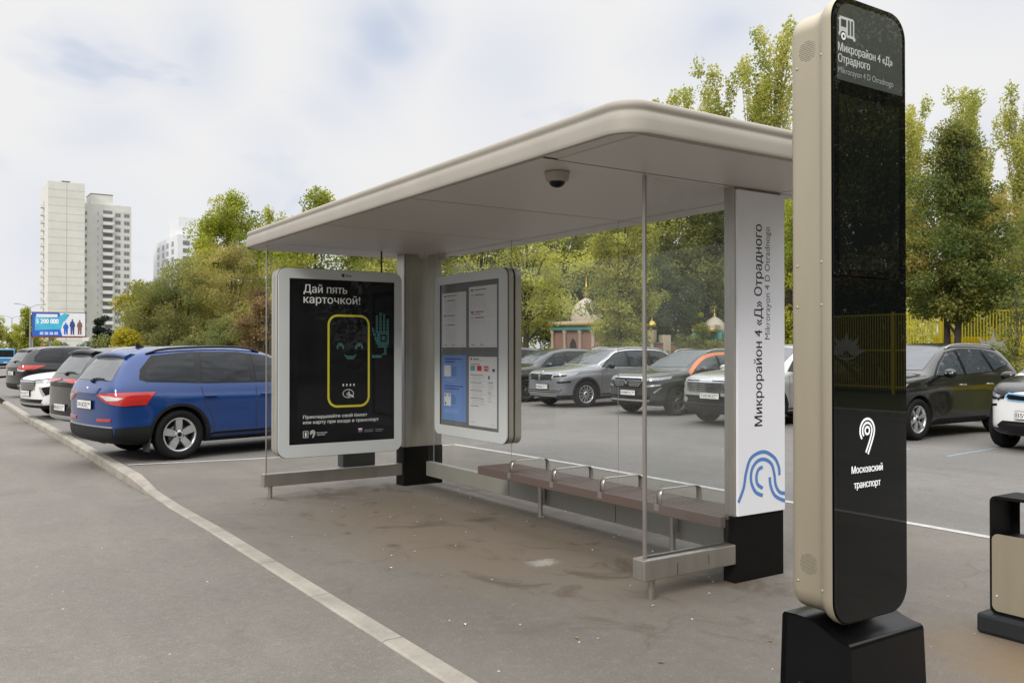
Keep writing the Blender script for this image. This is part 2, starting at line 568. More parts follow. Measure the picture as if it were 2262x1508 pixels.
# ------------------------------------------------------------------ common materials
M_road = asphalt('road asphalt', (0.174, 0.160, 0.140), cracks=0.15, speck=0.2)
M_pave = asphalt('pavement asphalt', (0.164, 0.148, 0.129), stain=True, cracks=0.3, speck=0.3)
M_park = asphalt('parking asphalt', (0.166, 0.156, 0.146), cracks=0.2, speck=0.25)
M_kerb = concrete('kerb concrete', (0.285, 0.262, 0.222), joints=True)
M_line = mat('worn road paint', (0.40, 0.395, 0.38), 0.75, var=0.25, scale=14)
M_lblue = mat('worn blue road paint', (0.17, 0.25, 0.30), 0.8, var=0.25, scale=14)
M_steel = mat('brushed stainless steel', (0.39, 0.37, 0.34), 0.38, metal=0.85, var=0.10, scale=3.0, stretch=(6, 6, 0.6))
M_alu = mat('grey beige anodised metal', (0.40, 0.375, 0.335), 0.42, metal=0.35, var=0.05, scale=3)
M_fascia = mat('cream grey painted metal', (0.335, 0.308, 0.270), 0.62, metal=0.1, spec=0.3, var=0.07, scale=2.5)
M_ceil = mat('grey soffit panel', (0.56, 0.52, 0.495), 0.42, var=0.04, scale=1.5)
M_black = mat('black paint', (0.006, 0.006, 0.006), 0.5, spec=0.12, var=0.2)
M_blackgl = mat('black plastic', (0.003, 0.003, 0.004), 0.22, spec=0.22, var=0.2, scale=3)
M_dark = mat('dark rubber', (0.018, 0.018, 0.019), 0.75, var=0.25, scale=12)
M_white = mat('white enamel panel', (0.78, 0.79, 0.84), 0.30, var=0.015, scale=1)
M_gap = mat('dark seam', (0.03, 0.028, 0.026), 0.7)
M_glass = glassmat('shelter glass', (0.955, 0.965, 0.96), dirt=0.026, refl=0.5)
M_gedge = mat('glass edge', (0.30, 0.33, 0.31), 0.2, var=0.1)
M_caseglass = glassmat('display case glass', (0.97, 0.98, 0.98), dirt=0.004, refl=0.22)
M_frame = mat('silver case frame', (0.56, 0.59, 0.595), 0.38, metal=0.0, var=0.03, scale=2)
M_beige = mat('beige champagne metal', (0.40, 0.355, 0.265), 0.40, metal=0.6, var=0.04, scale=2, stretch=(4, 4, 0.5))
M_txtw = mat('white print', (0.88, 0.88, 0.88), 0.5)
M_txtg = mat('grey print', (0.30, 0.31, 0.32), 0.5)
M_txtk = mat('black print', (0.015, 0.014, 0.02), 0.5)
M_txtp = mat('plum grey print', (0.10, 0.085, 0.12), 0.5)
M_blue = mat('blue print', (0.09, 0.22, 0.52), 0.4)
M_yel = mat('yellow print', (0.72, 0.62, 0.03), 0.5)
M_teal = mat('teal print', (0.12, 0.38, 0.38), 0.5)
M_red = mat('red print', (0.55, 0.04, 0.06), 0.5)
M_plate = mat('number plate white', (0.74, 0.74, 0.72), 0.35, var=0.02)
M_bark = mat('tree bark', (0.060, 0.048, 0.038), 0.9, var=0.35, scale=9, bump=0.8, bscale=25)
M_barkw = mat('pale bark', (0.22, 0.21, 0.18), 0.9, var=0.35, scale=9, bump=0.5, bscale=25)

# ================================================================== SETTING: ground, road, pavement, parking
def sm(a, b, x):
    t = max(0.0, min(1.0, (x - a) / (b - a)))
    return t * t * (3 - 2 * t)

def road_z(y):
    return -0.006 - 0.105 * sm(9.3, 12.2, y) - 1.25 * sm(38, 140, y)

YS = [-60, -20, 0, 4, 8, 9.3, 10, 10.6, 11.2, 11.8, 12.4, 14, 18, 24, 31, 38, 48, 58, 70, 82, 95, 110, 125, 140, 200, 420]
KL = [(-60, 2.085, 2.222), (8, 2.085, 2.222), (9.3, 2.06, 2.195), (10.4, 2.10, 2.20), (11.8, 2.15, 2.30), (13, 2.15, 2.29), (18, 2.11, 2.25), (24, 2.0, 2.14), (31, 1.99, 2.13), (420, 1.99, 2.13)]
def kerb_x(y):
    for (a, l0, r0), (b, l1, r1) in zip(KL, KL[1:]):
        if a <= y <= b:
            t = (y - a) / (b - a)
            return l0 + (l1 - l0) * t, r0 + (r1 - r0) * t
    return KL[-1][1:]

def sheet(name, ys, x0, x1, z, m, nx=1):
    b = MB()
    V, F = [], []
    for y in ys:
        a, c = x0(y), x1(y)
        for i in range(nx + 1):
            V.append((a + (c - a) * i / nx, y, z(y)))
    for j in range(len(ys) - 1):
        for i in range(nx):
            k = j * (nx + 1) + i
            F.append([k, k + 1, k + nx + 2, k + nx + 1])
    b.add(V, F, m)
    o = b.build(name)
    return tag(o, kind='structure')

M_earth = asphalt('earth and worn ground', (0.12, 0.115, 0.085))
sheet('ground', [-1500] + YS + [3000], lambda y: -1500, lambda y: 1500, lambda y: road_z(y) - 0.16, M_earth)
sheet('road', YS, lambda y: -14, lambda y: kerb_x(y)[0] + 0.02 + max(0.0, min(16.0, (y - 62) * 0.16)), road_z, M_road)
PY = [-40, -20, 0, 4, 8, 9.3, 10, 10.6, 11.2, 11.8, 12.4, 14, 18, 24, 31, 38, 45, 52, 60]
pz = lambda y: -0.004 - 1.25 * sm(38, 140, y)
sheet('parking_lot', PY, lambda y: kerb_x(y)[1] - 0.03, lambda y: 19.2, pz, M_park)
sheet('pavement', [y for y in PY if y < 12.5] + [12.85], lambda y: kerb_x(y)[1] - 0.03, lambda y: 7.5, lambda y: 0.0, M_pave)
M_lawn = asphalt('leaf strewn lawn', (0.085, 0.095, 0.035))
sheet('lawn', [-60, 0, 20, 38, 48, 60, 75, 90, 105, 120, 140, 400], lambda y: 19.36, lambda y: 400, lambda y: 0.07 - 1.25 * sm(38, 140, y), M_lawn, 2)

kb = MB()
rings = []
for y in [-20, 0, 4, 8, 9.3, 9.9, 10.4, 11.0, 11.8, 13, 15, 18, 21, 24, 27, 30.6, 31.0, 31.15]:
    l, r_ = kerb_x(y)
    d = road_z(y)
    k = sm(9.3, 11.8, y)
    end = 0.06 * sm(30.5, 31.15, y)
    top = 0.006 + 0.012 * k - end * 1.6
    rings.append([Vector(q) for q in ((l, y, d - 0.05), (l + 0.004, y, max(d + 0.004, top - 0.03)), (l + 0.022 + 0.012 * k, y, top), (r_ - 0.01, y, top), (r_, y, -0.05))])
kb.loft(rings, M_kerb, smooth=False, closed=False, caps=False)
tag(kb.build('kerb'), kind='structure')
kb = MB()
kb.loft([[Vector(q) for q in ((19.2, y, pz(y) - .3), (19.2, y, pz(y) + .09), (19.22, y, pz(y) + .115), (19.36, y, pz(y) + .115), (19.36, y, pz(y) - .3))] for y in PY + [75, 90, 105, 120, 140]], M_kerb, False, False, False)
tag(kb.build('kerb'), kind='structure')

def line(pts, w, m, z=0.004):
    b = MB()
    b.stroke(pts, w, (0, 0, 0), X, Y, Z, z, m)
    return tag(b.build('marking_line'), kind='structure')
line([(2.34, 13.0), (4.2, 12.68), (7.34, 12.74)], 0.09, M_line)
line([(7.38, 12.78), (7.46, 11.1), (7.52, 9.4), (7.52, 6.0), (7.54, 0), (7.5, -14)], 0.10, M_line)
for pts in ([(11.2, 8.02), (13.2, 8.19)], [(12.7, 7.30), (14.6, 7.48)]):
    line(pts, 0.06, M_lblue, -0.002)

# scattered grit and dry leaves on the asphalt (nobody could count them)
rng = random.Random(4)
gb = MB()
M_grit = mat('pale grit', (0.50, 0.48, 0.44), 0.8, var=0.3, scale=30)
M_dry = mat('dry leaf litter', (0.28, 0.17, 0.06), 0.8, var=0.4, scale=30)
for i in range(100):
    x, y = (rng.uniform(2.3, 6.5), rng.uniform(1.5, 9.0)) if i % 3 else (rng.uniform(-2, 2.0), rng.uniform(2.5, 9))
    s_ = rng.uniform(0.0022, 0.0058)
    z = 0.001 if x > 2.2 else road_z(y)
    gb.box(x - s_, x + s_, y - s_ * rng.uniform(.5, 1), y + s_, z, z + s_ * 0.8, M_grit, 0)
for i in range(120):
    if i % 2:
        y = rng.uniform(10.5, 26)
        x = kerb_x(y)[0] - abs(rng.gauss(0.02, 0.05))
        z = road_z(y)
    else:
        x, y = rng.uniform(2.6, 5.6), rng.uniform(3.2, 9.4)
        z = 0.0
    s_ = rng.uniform(0.010, 0.022)
    a = rng.uniform(0, 6.28)
    gb.add([(x + math.cos(a + q) * s_ * e, y + math.sin(a + q) * s_ * e, z + 0.003 + h) for q, e, h in ((0, 1, 0), (1.57, .45, .006), (3.14, 1, .001), (4.71, .45, .007))], [[0, 1, 2, 3]], M_dry if i % 4 else M_grit)
tag(gb.build('litter'), 'pale grit and dry leaf scraps strewn over the asphalt', 'grit', kind='stuff')

# ================================================================== BUS SHELTER
SH = thing('bus_shelter', 'glass bus shelter with a cream flat roof and a white station name panel', 'bus shelter', (4.1, 6.6, 0))
# roof: a rolled fascia swept round a rounded outline
RX0, RX1, RY0, RY1, RZ = 2.955, 5.34, 3.375, 9.84, 2.71
prof = [(0.018, 0.0), (0.004, 0.002), (0.0, 0.008), (0.000, 0.03), (0.001, 0.08), (0.004, 0.108), (0.011, 0.122), (0.016, 0.131), (0.015, 0.140), (0.009, 0.150), (0.006, 0.162), (0.008, 0.176), (0.016, 0.189), (0.032, 0.198), (0.06, 0.203), (0.12, 0.208), (0.4, 0.218), (0.6, 0.222)]
rb = MB()
rings = []
for ins, h in prof:
    rings.append([Vector((a, b, RZ + h * 0.93)) for a, b in rrect(RX0 + ins, RX1 - ins, RY0 + ins, RY1 - ins, max(0.05, 0.17 - ins), 12)])
rb.loft(rings, M_fascia, smooth=True, caps=False)
rb.add(rings[-1], [list(range(len(rings[-1])))], M_fascia)
roof = rb.build('roof', SH, w=True)
seams = [4.14, 5.80, 7.46, 9.10]
cb = MB()
edges = [RY0 + 0.028] + seams + [RY1 - 0.028]
for i, (a, b) in enumerate(zip(edges, edges[1:])):
    cb.box(RX0 + 0.032 + (0.10 if i in (0, len(edges) - 2) else 0.0), 5.058, a + 0.0095, b - 0.0095, RZ - 0.002, RZ + 0.03, M_ceil)
    cb.box(5.066, RX1 - 0.03 - (0.10 if i in (0, len(edges) - 2) else 0.0), a + 0.0095, b - 0.0095, RZ - 0.004, RZ + 0.03, M_ceil)
o2 = rrect(RX0 + 0.03, RX1 - 0.03, RY0 + 0.03, RY1 - 0.03, 0.15, 10)
cb.prism([(a, -b) for a, b in o2][::-1], (0, 0, RZ + 0.004), X, -Y, -Z, 0.02, M_ceil)
for y in seams:
    cb.box(RX0 + 0.04, 5.06, y - 0.0093, y + 0.0093, RZ + 0.0005, RZ + 0.02, M_gap)
cb.box(5.0585, 5.0655, RY0 + 0.1, RY1 - 0.1, RZ + 0.0005, RZ + 0.02, M_gap)
cb.build('ceiling', roof, w=True)
for sx, sy in ((4.80, 9.02), (5.02, 8.95)):
    MB().lathe([(0.0, 0), (0.045, 0.0), (0.045, 0.05), (0.06, 0.06), (0.06, 0.075)], (sx, sy, RZ - 0.075), Z, M_alu, 20).build('bracket', roof, w=True)

# posts: two box columns with black feet
def post(y0, y1, x0, x1, name_panel):
    b = MB()
    b.box(x0, x0 + 0.085, y0, y1, 0.45, RZ, M_steel, 0.004)            # front profile
    b.box(x0 + 0.012, x0 + 0.016, y0 - 0.0015, y1 + 0.0015, 0.45, RZ - 0.01, M_gap)
    b.box(x0 + 0.088, x1, y0 + 0.006, y1 - 0.006, 0.45, RZ, M_steel, 0.004)
    p = b.build('post', SH, w=True)
    f = MB()
    f.box(x0 - 0.006, x1 + 0.006, y0 - 0.006, y1 + 0.006, 0.0, 0.452, M_black, 0.004)
    f.build('base', p, w=True)
    return p
pL = post(9.235, 9.42, 4.665, 5.17, False)
pR = post(4.150, 4.246, 4.612, 5.10, True)

# white name panel on the near post (faces -Y)
nb = MB()
PX0, PX1 = 4.618, 5.104
nb.box(PX0, PX1, 4.128, 4.149, 0.456, 2.69, M_white, 0.003)
fr = ((0, 4.1276, 0), X, Z, -Y)
def up_text(body, x_base, z0, z1, h, m, bold):
    """vertical lettering reading upwards; x_base = baseline, letters rise towards -X"""
    nb.text(body, (0, 0), h, (x_base, 4.1276, z0), Z, -X, -Y, 0.0006, m, width=z1 - z0, bold=bold)
up_text('Микрорайон 4 «Д» Отрадного', 4.862, 1.063, 2.465, 0.078, M_txtk, 0.012)
up_text('Mikrorayon 4 D Otradnogo', 4.945, 1.665, 2.455, 0.055, M_txtp, -0.006)
def wv(pts):
    o_ = []
    for x, y in pts:
        s_ = (x - 1890) / 285
        o_.append((PX0 + s_ * (PX1 - PX0), 0.452 + (690 - 38 * s_ - y) / 895))
    return [tuple(p) for p in catmull([(a, b) for a, b in o_], 8)]
for pts in ([(1891, 600), (1922, 510), (1938, 410), (1968, 325), (2040, 286), (2105, 318), (2134, 375), (2139, 430)],
            [(2036, 558), (1992, 535), (1966, 470), (1972, 395), (2005, 345), (2048, 333), (2090, 362), (2108, 430), (2115, 490), (2138, 535), (2174, 546)],
            [(2036, 513), (2004, 487), (1998, 440), (2010, 398), (2036, 380)],
            [(2078, 443), (2085, 500), (2112, 560), (2174, 594)]):
    nb.stroke(wv(pts), 0.026, *fr, 0.0006, M_blue)
nb.build('name_panel', SH, w=True)

# glass: back wall panes, two side panes, each with its steel foot rail
def pane(x0, x1, y0, y1, z0, z1, parent, alongx, edges=True):
    b = MB()
    b.box(x0, x1, y0, y1, z0, z1, M_glass)
    p = b.build('glass_pane', parent, w=True)
    e = MB()
    if alongx:
        e.box(x0 - 0.003, x0 - 0.0005, y0, y1, z0, z1, M_gedge)
    else:
        e.box(x0 + 0.004, x1 - 0.002, y0 - 0.003, y0 - 0.0005, z0, z1, M_gedge)
    e.build('pane_edge', p, w=True)
    return p
BX0, BX1 = 4.985, 4.997
for a, b in ((4.25, 5.795), (5.805, 7.455), (7.465, 9.095), (9.105, 9.232)):
    pane(BX0, BX1, a + 0.004, b - 0.004, 0.27, RZ - 0.004, SH, False)
# right side pane with thick steel front edge
gp = pane(3.842, 4.606, 4.192, 4.204, 0.268, RZ - 0.004, SH, True)
MB().box(3.822, 3.838, 4.184, 4.212, 0.268, RZ - 0.004, M_steel, 0.003).build('edge_profile', gp, w=True)
gl = pane(3.062, 4.660, 9.295, 9.307, 0.26, RZ - 0.004, SH, True)
MB().box(3.052, 3.0575, 9.290, 9.312, 0.26, RZ - 0.004, M_steel, 0.001).build('edge_profile', gl, w=True)
# rails
b = MB()
b.box(3.775, 4.610, 4.140, 4.256, 0.13, 0.266, M_steel, 0.008)
b.box(4.06, 4.064, 4.1385, 4.1405, 0.14, 0.215, M_gap)
b.box(4.345, 4.348, 4.1385, 4.1405, 0.17, 0.235, M_gap)
b.box(3.83, 4.60, 4.186, 4.21, 0.266, 0.272, M_gap)
rail = b.build('rail', SH, w=True)
MB().tube([(3.885, 4.198, 0), (3.885, 4.198, 0.132)], 0.024, M_steel, 18).build('leg', rail, w=True)
b = MB()
b.box(3.015, 4.665, 9.255, 9.345, 0.125, 0.262, M_steel, 0.008)
rail = b.build('rail', SH, w=True)
MB().tube([(3.10, 9.30, 0), (3.10, 9.30, 0.127)], 0.024, M_steel, 18).build('leg', rail, w=True)
b = MB()
M_kick = mat('dull grey green kick panel', (0.30, 0.295, 0.26), 0.5, metal=0.3, var=0.06, scale=2)
b.box(4.955, 5.03, 4.254, 9.233, 0.10, 0.268, M_kick, 0.006)
for y in (5.8, 7.46):
    b.box(4.9535, 4.956, y - 0.003, y + 0.003, 0.11, 0.262, M_gap)
b.build('rail', SH, w=True)

# dome camera under the soffit
dc = thing('dome_camera', 'small cream dome camera hanging under the shelter roof', 'security camera', (3.30, 4.42, RZ))
MB().lathe([(0.0, 0.0), (0.078, 0.0), (0.08, -0.010), (0.076, -0.015), (0.073, -0.044), (0.064, -0.058), (0.051, -0.062)], (3.30, 4.42, RZ - 0.003), Z, M_fascia, 32).build('housing', dc, w=True)
MB().lathe([(0.051, -0.060), (0.048, -0.075), (0.036, -0.088), (0.018, -0.096), (0.0, -0.099)], (3.30, 4.42, RZ - 0.003), Z, M_blackgl, 28).build('dome', dc, w=True)

# ------------------------------------------------------------------ bench
M_wood = mat('brown composite slat', (0.105, 0.074, 0.064), 0.55, var=0.12, scale=4, stretch=(1, 0.15, 1))
BN = thing('bench', 'long brown slatted bench with four steel armrests against the back glass', 'bench', (4.75, 5.77, 0))
b = MB()
by0, by1 = 4.20, 7.36
b.box(4.52, 4.575, by0, by1, 0.375, 0.452, M_wood, 0.006)
for i in range(6):
    x = 4.583 + i * 0.063
    b.box(x, x + 0.052, by0, by1, 0.425, 0.452, M_wood, 0.005)
b.build('seat', BN, w=True)
for y in (4.85, 5.78, 6.83):
    MB().box(4.585, 4.955, y - 0.03, y + 0.03, 0.395, 0.424, M_black).build('seat_frame', BN, w=True)
for y in (6.80, 6.14, 5.485, 4.825):
    b = MB()
    P = [(4.547, 0.40), (4.547, 0.515), (4.553, 0.538), (4.572, 0.551), (4.60, 0.555), (4.90, 0.555), (4.93, 0.551), (4.95, 0.538), (4.957, 0.515), (4.957, 0.45)]
    V = []
    for k, (x, z) in enumerate(P):
        nx, nz = [(-1, 0), (-1, 0), (-.9, .4), (-.5, .85), (0, 1), (0, 1), (.5, .85), (.9, .4), (1, 0), (1, 0)][k]
        for yy in (-0.025, 0.025):
            V.append((x, y + yy, z))
            V.append((x + nx * 0.007, y + yy, z + nz * 0.007))
    F = []
    for k in range(len(P) - 1):
        a, c = 4 * k, 4 * k + 4
        F += [[a, a + 2, c + 2, c], [a + 1, c + 1, c + 3, a + 3], [a, c, c + 1, a + 1], [a + 2, a + 3, c + 3, c + 2]]
    F += [[0, 1, 3, 2]]
    b.add(V, F, M_steel, True)
    b.box(4.5175, 4.52, y - 0.025, y + 0.025, 0.40, 0.452, M_steel)
    b.build('armrest', BN, w=True)
for y in (6.83, 5.05):
    b = MB()
    b.tube([(4.90, y, 0), (4.90, y, 0.17)], 0.024, M_steel, 18)
    b.tube([(4.90, y, 0.17), (4.90, y, 0.395)], 0.027, M_steel, 18)
    b.lathe([(0.0, 0.006), (0.03, 0.006), (0.036, 0.0)], (4.90, y, 0.0), Z, M_steel, 18)
    b.box(4.92, 4.955, y - 0.012, y + 0.012, 0.16, 0.18, M_steel)
    b.box(4.92, 4.955, y - 0.012, y + 0.012, 0.33, 0.36, M_steel)
    b.tube([(4.938, y, 0.16), (4.938, y, 0.36)], 0.019, M_steel, 14)
    b.build('leg', BN, w=True)

# ------------------------------------------------------------------ poster case on the left pane (faces -Y)
def led(mb, rows, x0, z0, px, pz_, fr, m, dot=0.6):
    """dot-matrix drawing: rows of text, '#' is a lit dot"""
    for j, row in enumerate(rows):
        for i, ch in enumerate(row):
            if ch == '#':
                a, c = x0 + i * px, z0 - j * pz_
                mb.rect(a, a + px * dot, c - pz_ * dot, c, *fr, 0.0, m)

PC = thing('poster_case', 'silver framed black poster case hung on the far side pane', 'poster case', (3.83, 9.2, 0.43))
PYF = 9.08
ox0, ox1, oz0, oz1 = 3.112, 4.556, 0.44, 2.462
fo = rrect(ox0, ox1, oz0, oz1, 0.10, 8)
ix0, ix1, iz0, iz1 = 3.232, 4.462, 0.575, 2.352
fi = rrect(ix0, ix1, iz0, iz1, 0.006, 8)
b = MB()
b.ring(fo, fi, (0, PYF, 0), X, Z, -Y, 0.020, M_frame, M_gap)
fo2 = rrect(ox0 - 0.005, ox1 + 0.005, oz0 - 0.005, oz1 + 0.005, 0.103, 8)
b.prism(fo2, (0, PYF + 0.0195, 0), X, Z, -Y, 0.006, M_black)
fr = ((0, PYF, 0), X, Z, -Y)
cx = 3.86
b.text('Russ', (cx + 0.015, 2.393), 0.026, *fr, 0.0008, M_txtk, bold=0.03)
b.poly([(cx - 0.018 + 0.020 * math.cos(q), 2.405 + 0.020 * math.sin(q)) for q in [k * math.pi / 10 for k in range(20)]], *fr, 0.0008, M_txtk)
b.rect(cx - 0.012, cx + 0.0, 2.400, 2.410, *fr, 0.0012, M_frame)
b.build('frame', PC, w=True)
b = MB()
b.prism(rrect(ox0 - 0.002, ox1 + 0.002, oz0 - 0.002, oz1 + 0.002, 0.10, 8), (0, PYF + 0.026, 0), X, Z, -Y, 0.10, M_alu, smooth_side=True)
b.prism(rrect(ox0 + 0.012, ox1 - 0.012, oz0 + 0.012, oz1 - 0.012, 0.09, 8), (0, PYF + 0.126, 0), X, Z, -Y, 0.014, M_black)
b.prism(rrect(ox0 - 0.002, ox1 + 0.002, oz0 - 0.002, oz1 + 0.002, 0.10, 8), (0, PYF + 0.140, 0), X, Z, -Y, 0.072, M_alu, smooth_side=True)
b.build('case', PC, w=True)
b = MB()
M_poster = mat('black poster paper', (0.007, 0.007, 0.009), 0.6, spec=0.08, var=0.25, scale=1.2)
pf = ((0, PYF + 0.0135, 0), X, Z, -Y)
b.box(ix0 - 0.002, ix1 + 0.002, PYF + 0.0138, PYF + 0.018, iz0 - 0.002, iz1 + 0.002, M_poster)
b.text('Дай пять', (3.393, 2.205), 0.088, *pf, 0, M_txtw, width=0.50, bold=0.012)
b.text('карточкой!', (3.393, 2.092), 0.088, *pf, 0, M_txtw, width=0.655, bold=0.012)
cardO, cardI = rrect(3.665, 4.165, 0.955, 1.975, 0.115, 8), rrect(3.688, 4.142, 0.978, 1.952, 0.093, 8)
b.ring(cardO, cardI, (0, PYF + 0.0132, 0), X, Z, -Y, 0.0004, M_yel)
eye = ["..####..", ".######.", "##.##.##", "##....##", "##....##"]
led(b, eye, 3.772, 1.662, 0.0112, 0.0135, pf, M_teal)
led(b, eye, 3.995, 1.662, 0.0112, 0.0135, pf, M_teal)
led(b, ["##.........##", ".###########.", "..#########..", "...#######..."], 3.860, 1.532, 0.0112, 0.0125, pf, M_teal)
hand = ["......##......", "......##.##...", "...##.##.##...", "...##.##.##...", "...##.##.##.##", "...##.##.##.##", "...##.##.##.##", "...##.##.##.##", "...##.##.##.##",
        "...##.##.##.##", "#..##.##.##.##", "##.##.##.##.##", "##.##.##.##.##", ".#.###########", ".##.##########", ".##.###.....##", "..#.###.###.##", "..#####.###.##", "..#####.###.##", "...####.....##",
        "...###########", "....##########", ".....########.", ".....########.", "..........##..", "..........##..", "..........##..", "..........##..", "........####..", "########.....", "########....."]
led(b, hand, 4.195, 2.005, 0.0150, 0.0165, pf, M_teal)
for i in range(4):
    b.rect(3.842 + i * 0.042, 3.856 + i * 0.042, 1.188, 1.212, *pf, 0, M_txtw)
el_ = [(3.908 + 0.062 * math.cos(q), 1.105 + 0.044 * math.sin(q)) for q in [k * math.pi / 16 for k in range(32)]]
b.stroke(el_, 0.006, *pf, 0, M_txtw, closed=True)
for i in range(4):
    q0 = 0.016 + i * 0.011
    b.stroke([(3.878 + q0 * math.cos(q), 1.098 + q0 * math.sin(q)) for q in [-0.7 + k * 0.175 for k in range(9)]], 0.005, *pf, 0.0001, M_txtw)
b.stroke([(3.92, 1.09), (3.945, 1.085), (3.972, 1.062)], 0.012, *pf, 0.0002, M_txtw)
b.text('Прикладывайте свой билет', (3.39, 0.848), 0.036, *pf, 0, M_txtw, width=0.745, bold=0.01)
b.text('или карту при входе в транспорт', (3.39, 0.790), 0.036, *pf, 0, M_txtw, width=0.885, bold=0.01)
b.stroke(rrect(3.392, 3.445, 0.645, 0.712, 0.004, 2), 0.005, *pf, 0, M_txtw, closed=True)
b.rect(3.410, 3.428, 0.655, 0.70, *pf, 0, M_txtw)
def mt_logo(mb, cx, cz, s_, fr, m, lift=0.0):
    """concentric 'nine' emblem: rings that run out into a slanted tail"""
    def arc(r_, a0, a1, n=28):
        return [(cx + s_ * r_ * math.cos(R(a0 + (a1 - a0) * k / n)), cz + s_ * r_ * math.sin(R(a0 + (a1 - a0) * k / n))) for k in range(n + 1)]
    P = arc(1.0, 222, -22)
    mb.stroke(P + [(cx + s_ * 0.72, cz - s_ * 0.85), (cx + s_ * 0.10, cz - s_ * 2.02)], 0.20 * s_, *fr, lift, m)
    P = arc(0.66, 222, -25)
    mb.stroke(P + [(cx + s_ * 0.42, cz - s_ * 0.72), (cx - s_ * 0.20, cz - s_ * 1.86)], 0.19 * s_, *fr, lift + 0.0001, m)
    mb.stroke(arc(0.31, 0, 345, 20), 0.19 * s_, *fr, lift + 0.0002, m, closed=True)
mt_logo(b, 3.497, 0.692, 0.027, pf, M_txtw)
b.text('Московский', (3.545, 0.684), 0.014, *pf, 0, M_txtw, width=0.115, bold=0.01)
b.text('транспорт', (3.545, 0.662), 0.014, *pf, 0, M_txtw, width=0.095, bold=0.01)
b.rect(4.03, 4.075, 0.700, 0.715, *pf, 0, M_txtw)
b.rect(4.03, 4.075, 0.685, 0.700, *pf, 0, M_blue)
b.rect(4.03, 4.075, 0.670, 0.685, *pf, 0, M_red)
for k, (a, w_) in enumerate(((4.10, 0.11), (4.10, 0.105), (4.235, 0.10), (4.235, 0.085))):
    b.rect(a, a + w_, 0.690 - 0.018 * (k % 2), 0.695 - 0.018 * (k % 2), *pf, 0, M_txtg)
b.build('poster', PC, w=True)
MB().box(ix0, ix1, PYF + 0.004, PYF + 0.008, iz0, iz1, M_caseglass).build('glass_cover', PC, w=True)
b = MB()
b.box(4.33, 4.345, PYF + 0.07, PYF + 0.085, 2.45, RZ - 0.003, M_gap)
b.build('hanger', PC, w=True)
b = MB()
b.box(3.96, 4.36, 9.36, 9.52, 0.25, 0.42, mat('dark grey box', (0.08, 0.085, 0.09), 0.5), 0.01)
b.build('power_box', PC, w=True)

# ------------------------------------------------------------------ timetable case on the back glass (faces -X)
IC = thing('timetable_case', 'silver framed timetable case with white and blue papers on the back pane', 'timetable case', (4.98, 8.15, 0.63))
IXF = 4.90
yo0, yo1, zo0, zo1 = 7.415, 8.925, 0.632, 2.425
ax = Y * -1.0
fi_ = lambda x: ((x, 0, 0), -Y, Z, -X)       # u runs towards -Y (left to right as seen from the bench)
fo = rrect(-yo1, -yo0, zo0, zo1, 0.09, 8)
yi0, yi1, zi0, zi1 = 7.565, 8.80, 0.742, 2.322
fin = rrect(-yi1, -yi0, zi0, zi1, 0.006, 8)
b = MB()
b.ring(fo, fin, (IXF, 0, 0), -Y, Z, -X, 0.018, M_frame, M_gap)
b.prism(rrect(-yo1 - .005, -yo0 + .005, zo0 - .005, zo1 + .005, 0.093, 8), (IXF + 0.0175, 0, 0), -Y, Z, -X, 0.006, M_black)
b.build('frame', IC, w=True)
b = MB()
b.prism(rrect(-yo1 - .002, -yo0 + .002, zo0 - .002, zo1 + .002, 0.09, 8), (IXF + 0.023, 0, 0), -Y, Z, -X, 0.058, M_alu, smooth_side=True)
b.prism(rrect(-yo1 + .014, -yo0 - .014, zo0 + .014, zo1 - .014, 0.08, 8), (IXF + 0.081, 0, 0), -Y, Z, -X, 0.024, M_black)
b.prism(rrect(-yo1 - .002, -yo0 + .002, zo0 - .002, zo1 + .002, 0.09, 8), (IXF + 0.105, 0, 0), -Y, Z, -X, 0.072, M_alu, smooth_side=True)
b.build('case', IC, w=True)
M_back = mat('grey pinboard', (0.16, 0.16, 0.165), 0.7)
M_paper = mat('white paper', (0.66, 0.65, 0.67), 0.6, var=0.02)
M_bpaper = mat('blue paper', (0.16, 0.27, 0.58), 0.55, var=0.05, scale=1.0)
M_inkd = mat('dark ink', (0.05, 0.05, 0.07), 0.6)
M_inkg = mat('light grey ink', (0.42, 0.41, 0.43), 0.6)
MB().box(IXF + 0.013, IXF + 0.0165, yi0 - 0.001, yi1 + 0.001, zi0 - 0.001, zi1 + 0.001, M_back).build('backboard', IC, w=True)
prng = random.Random(9)
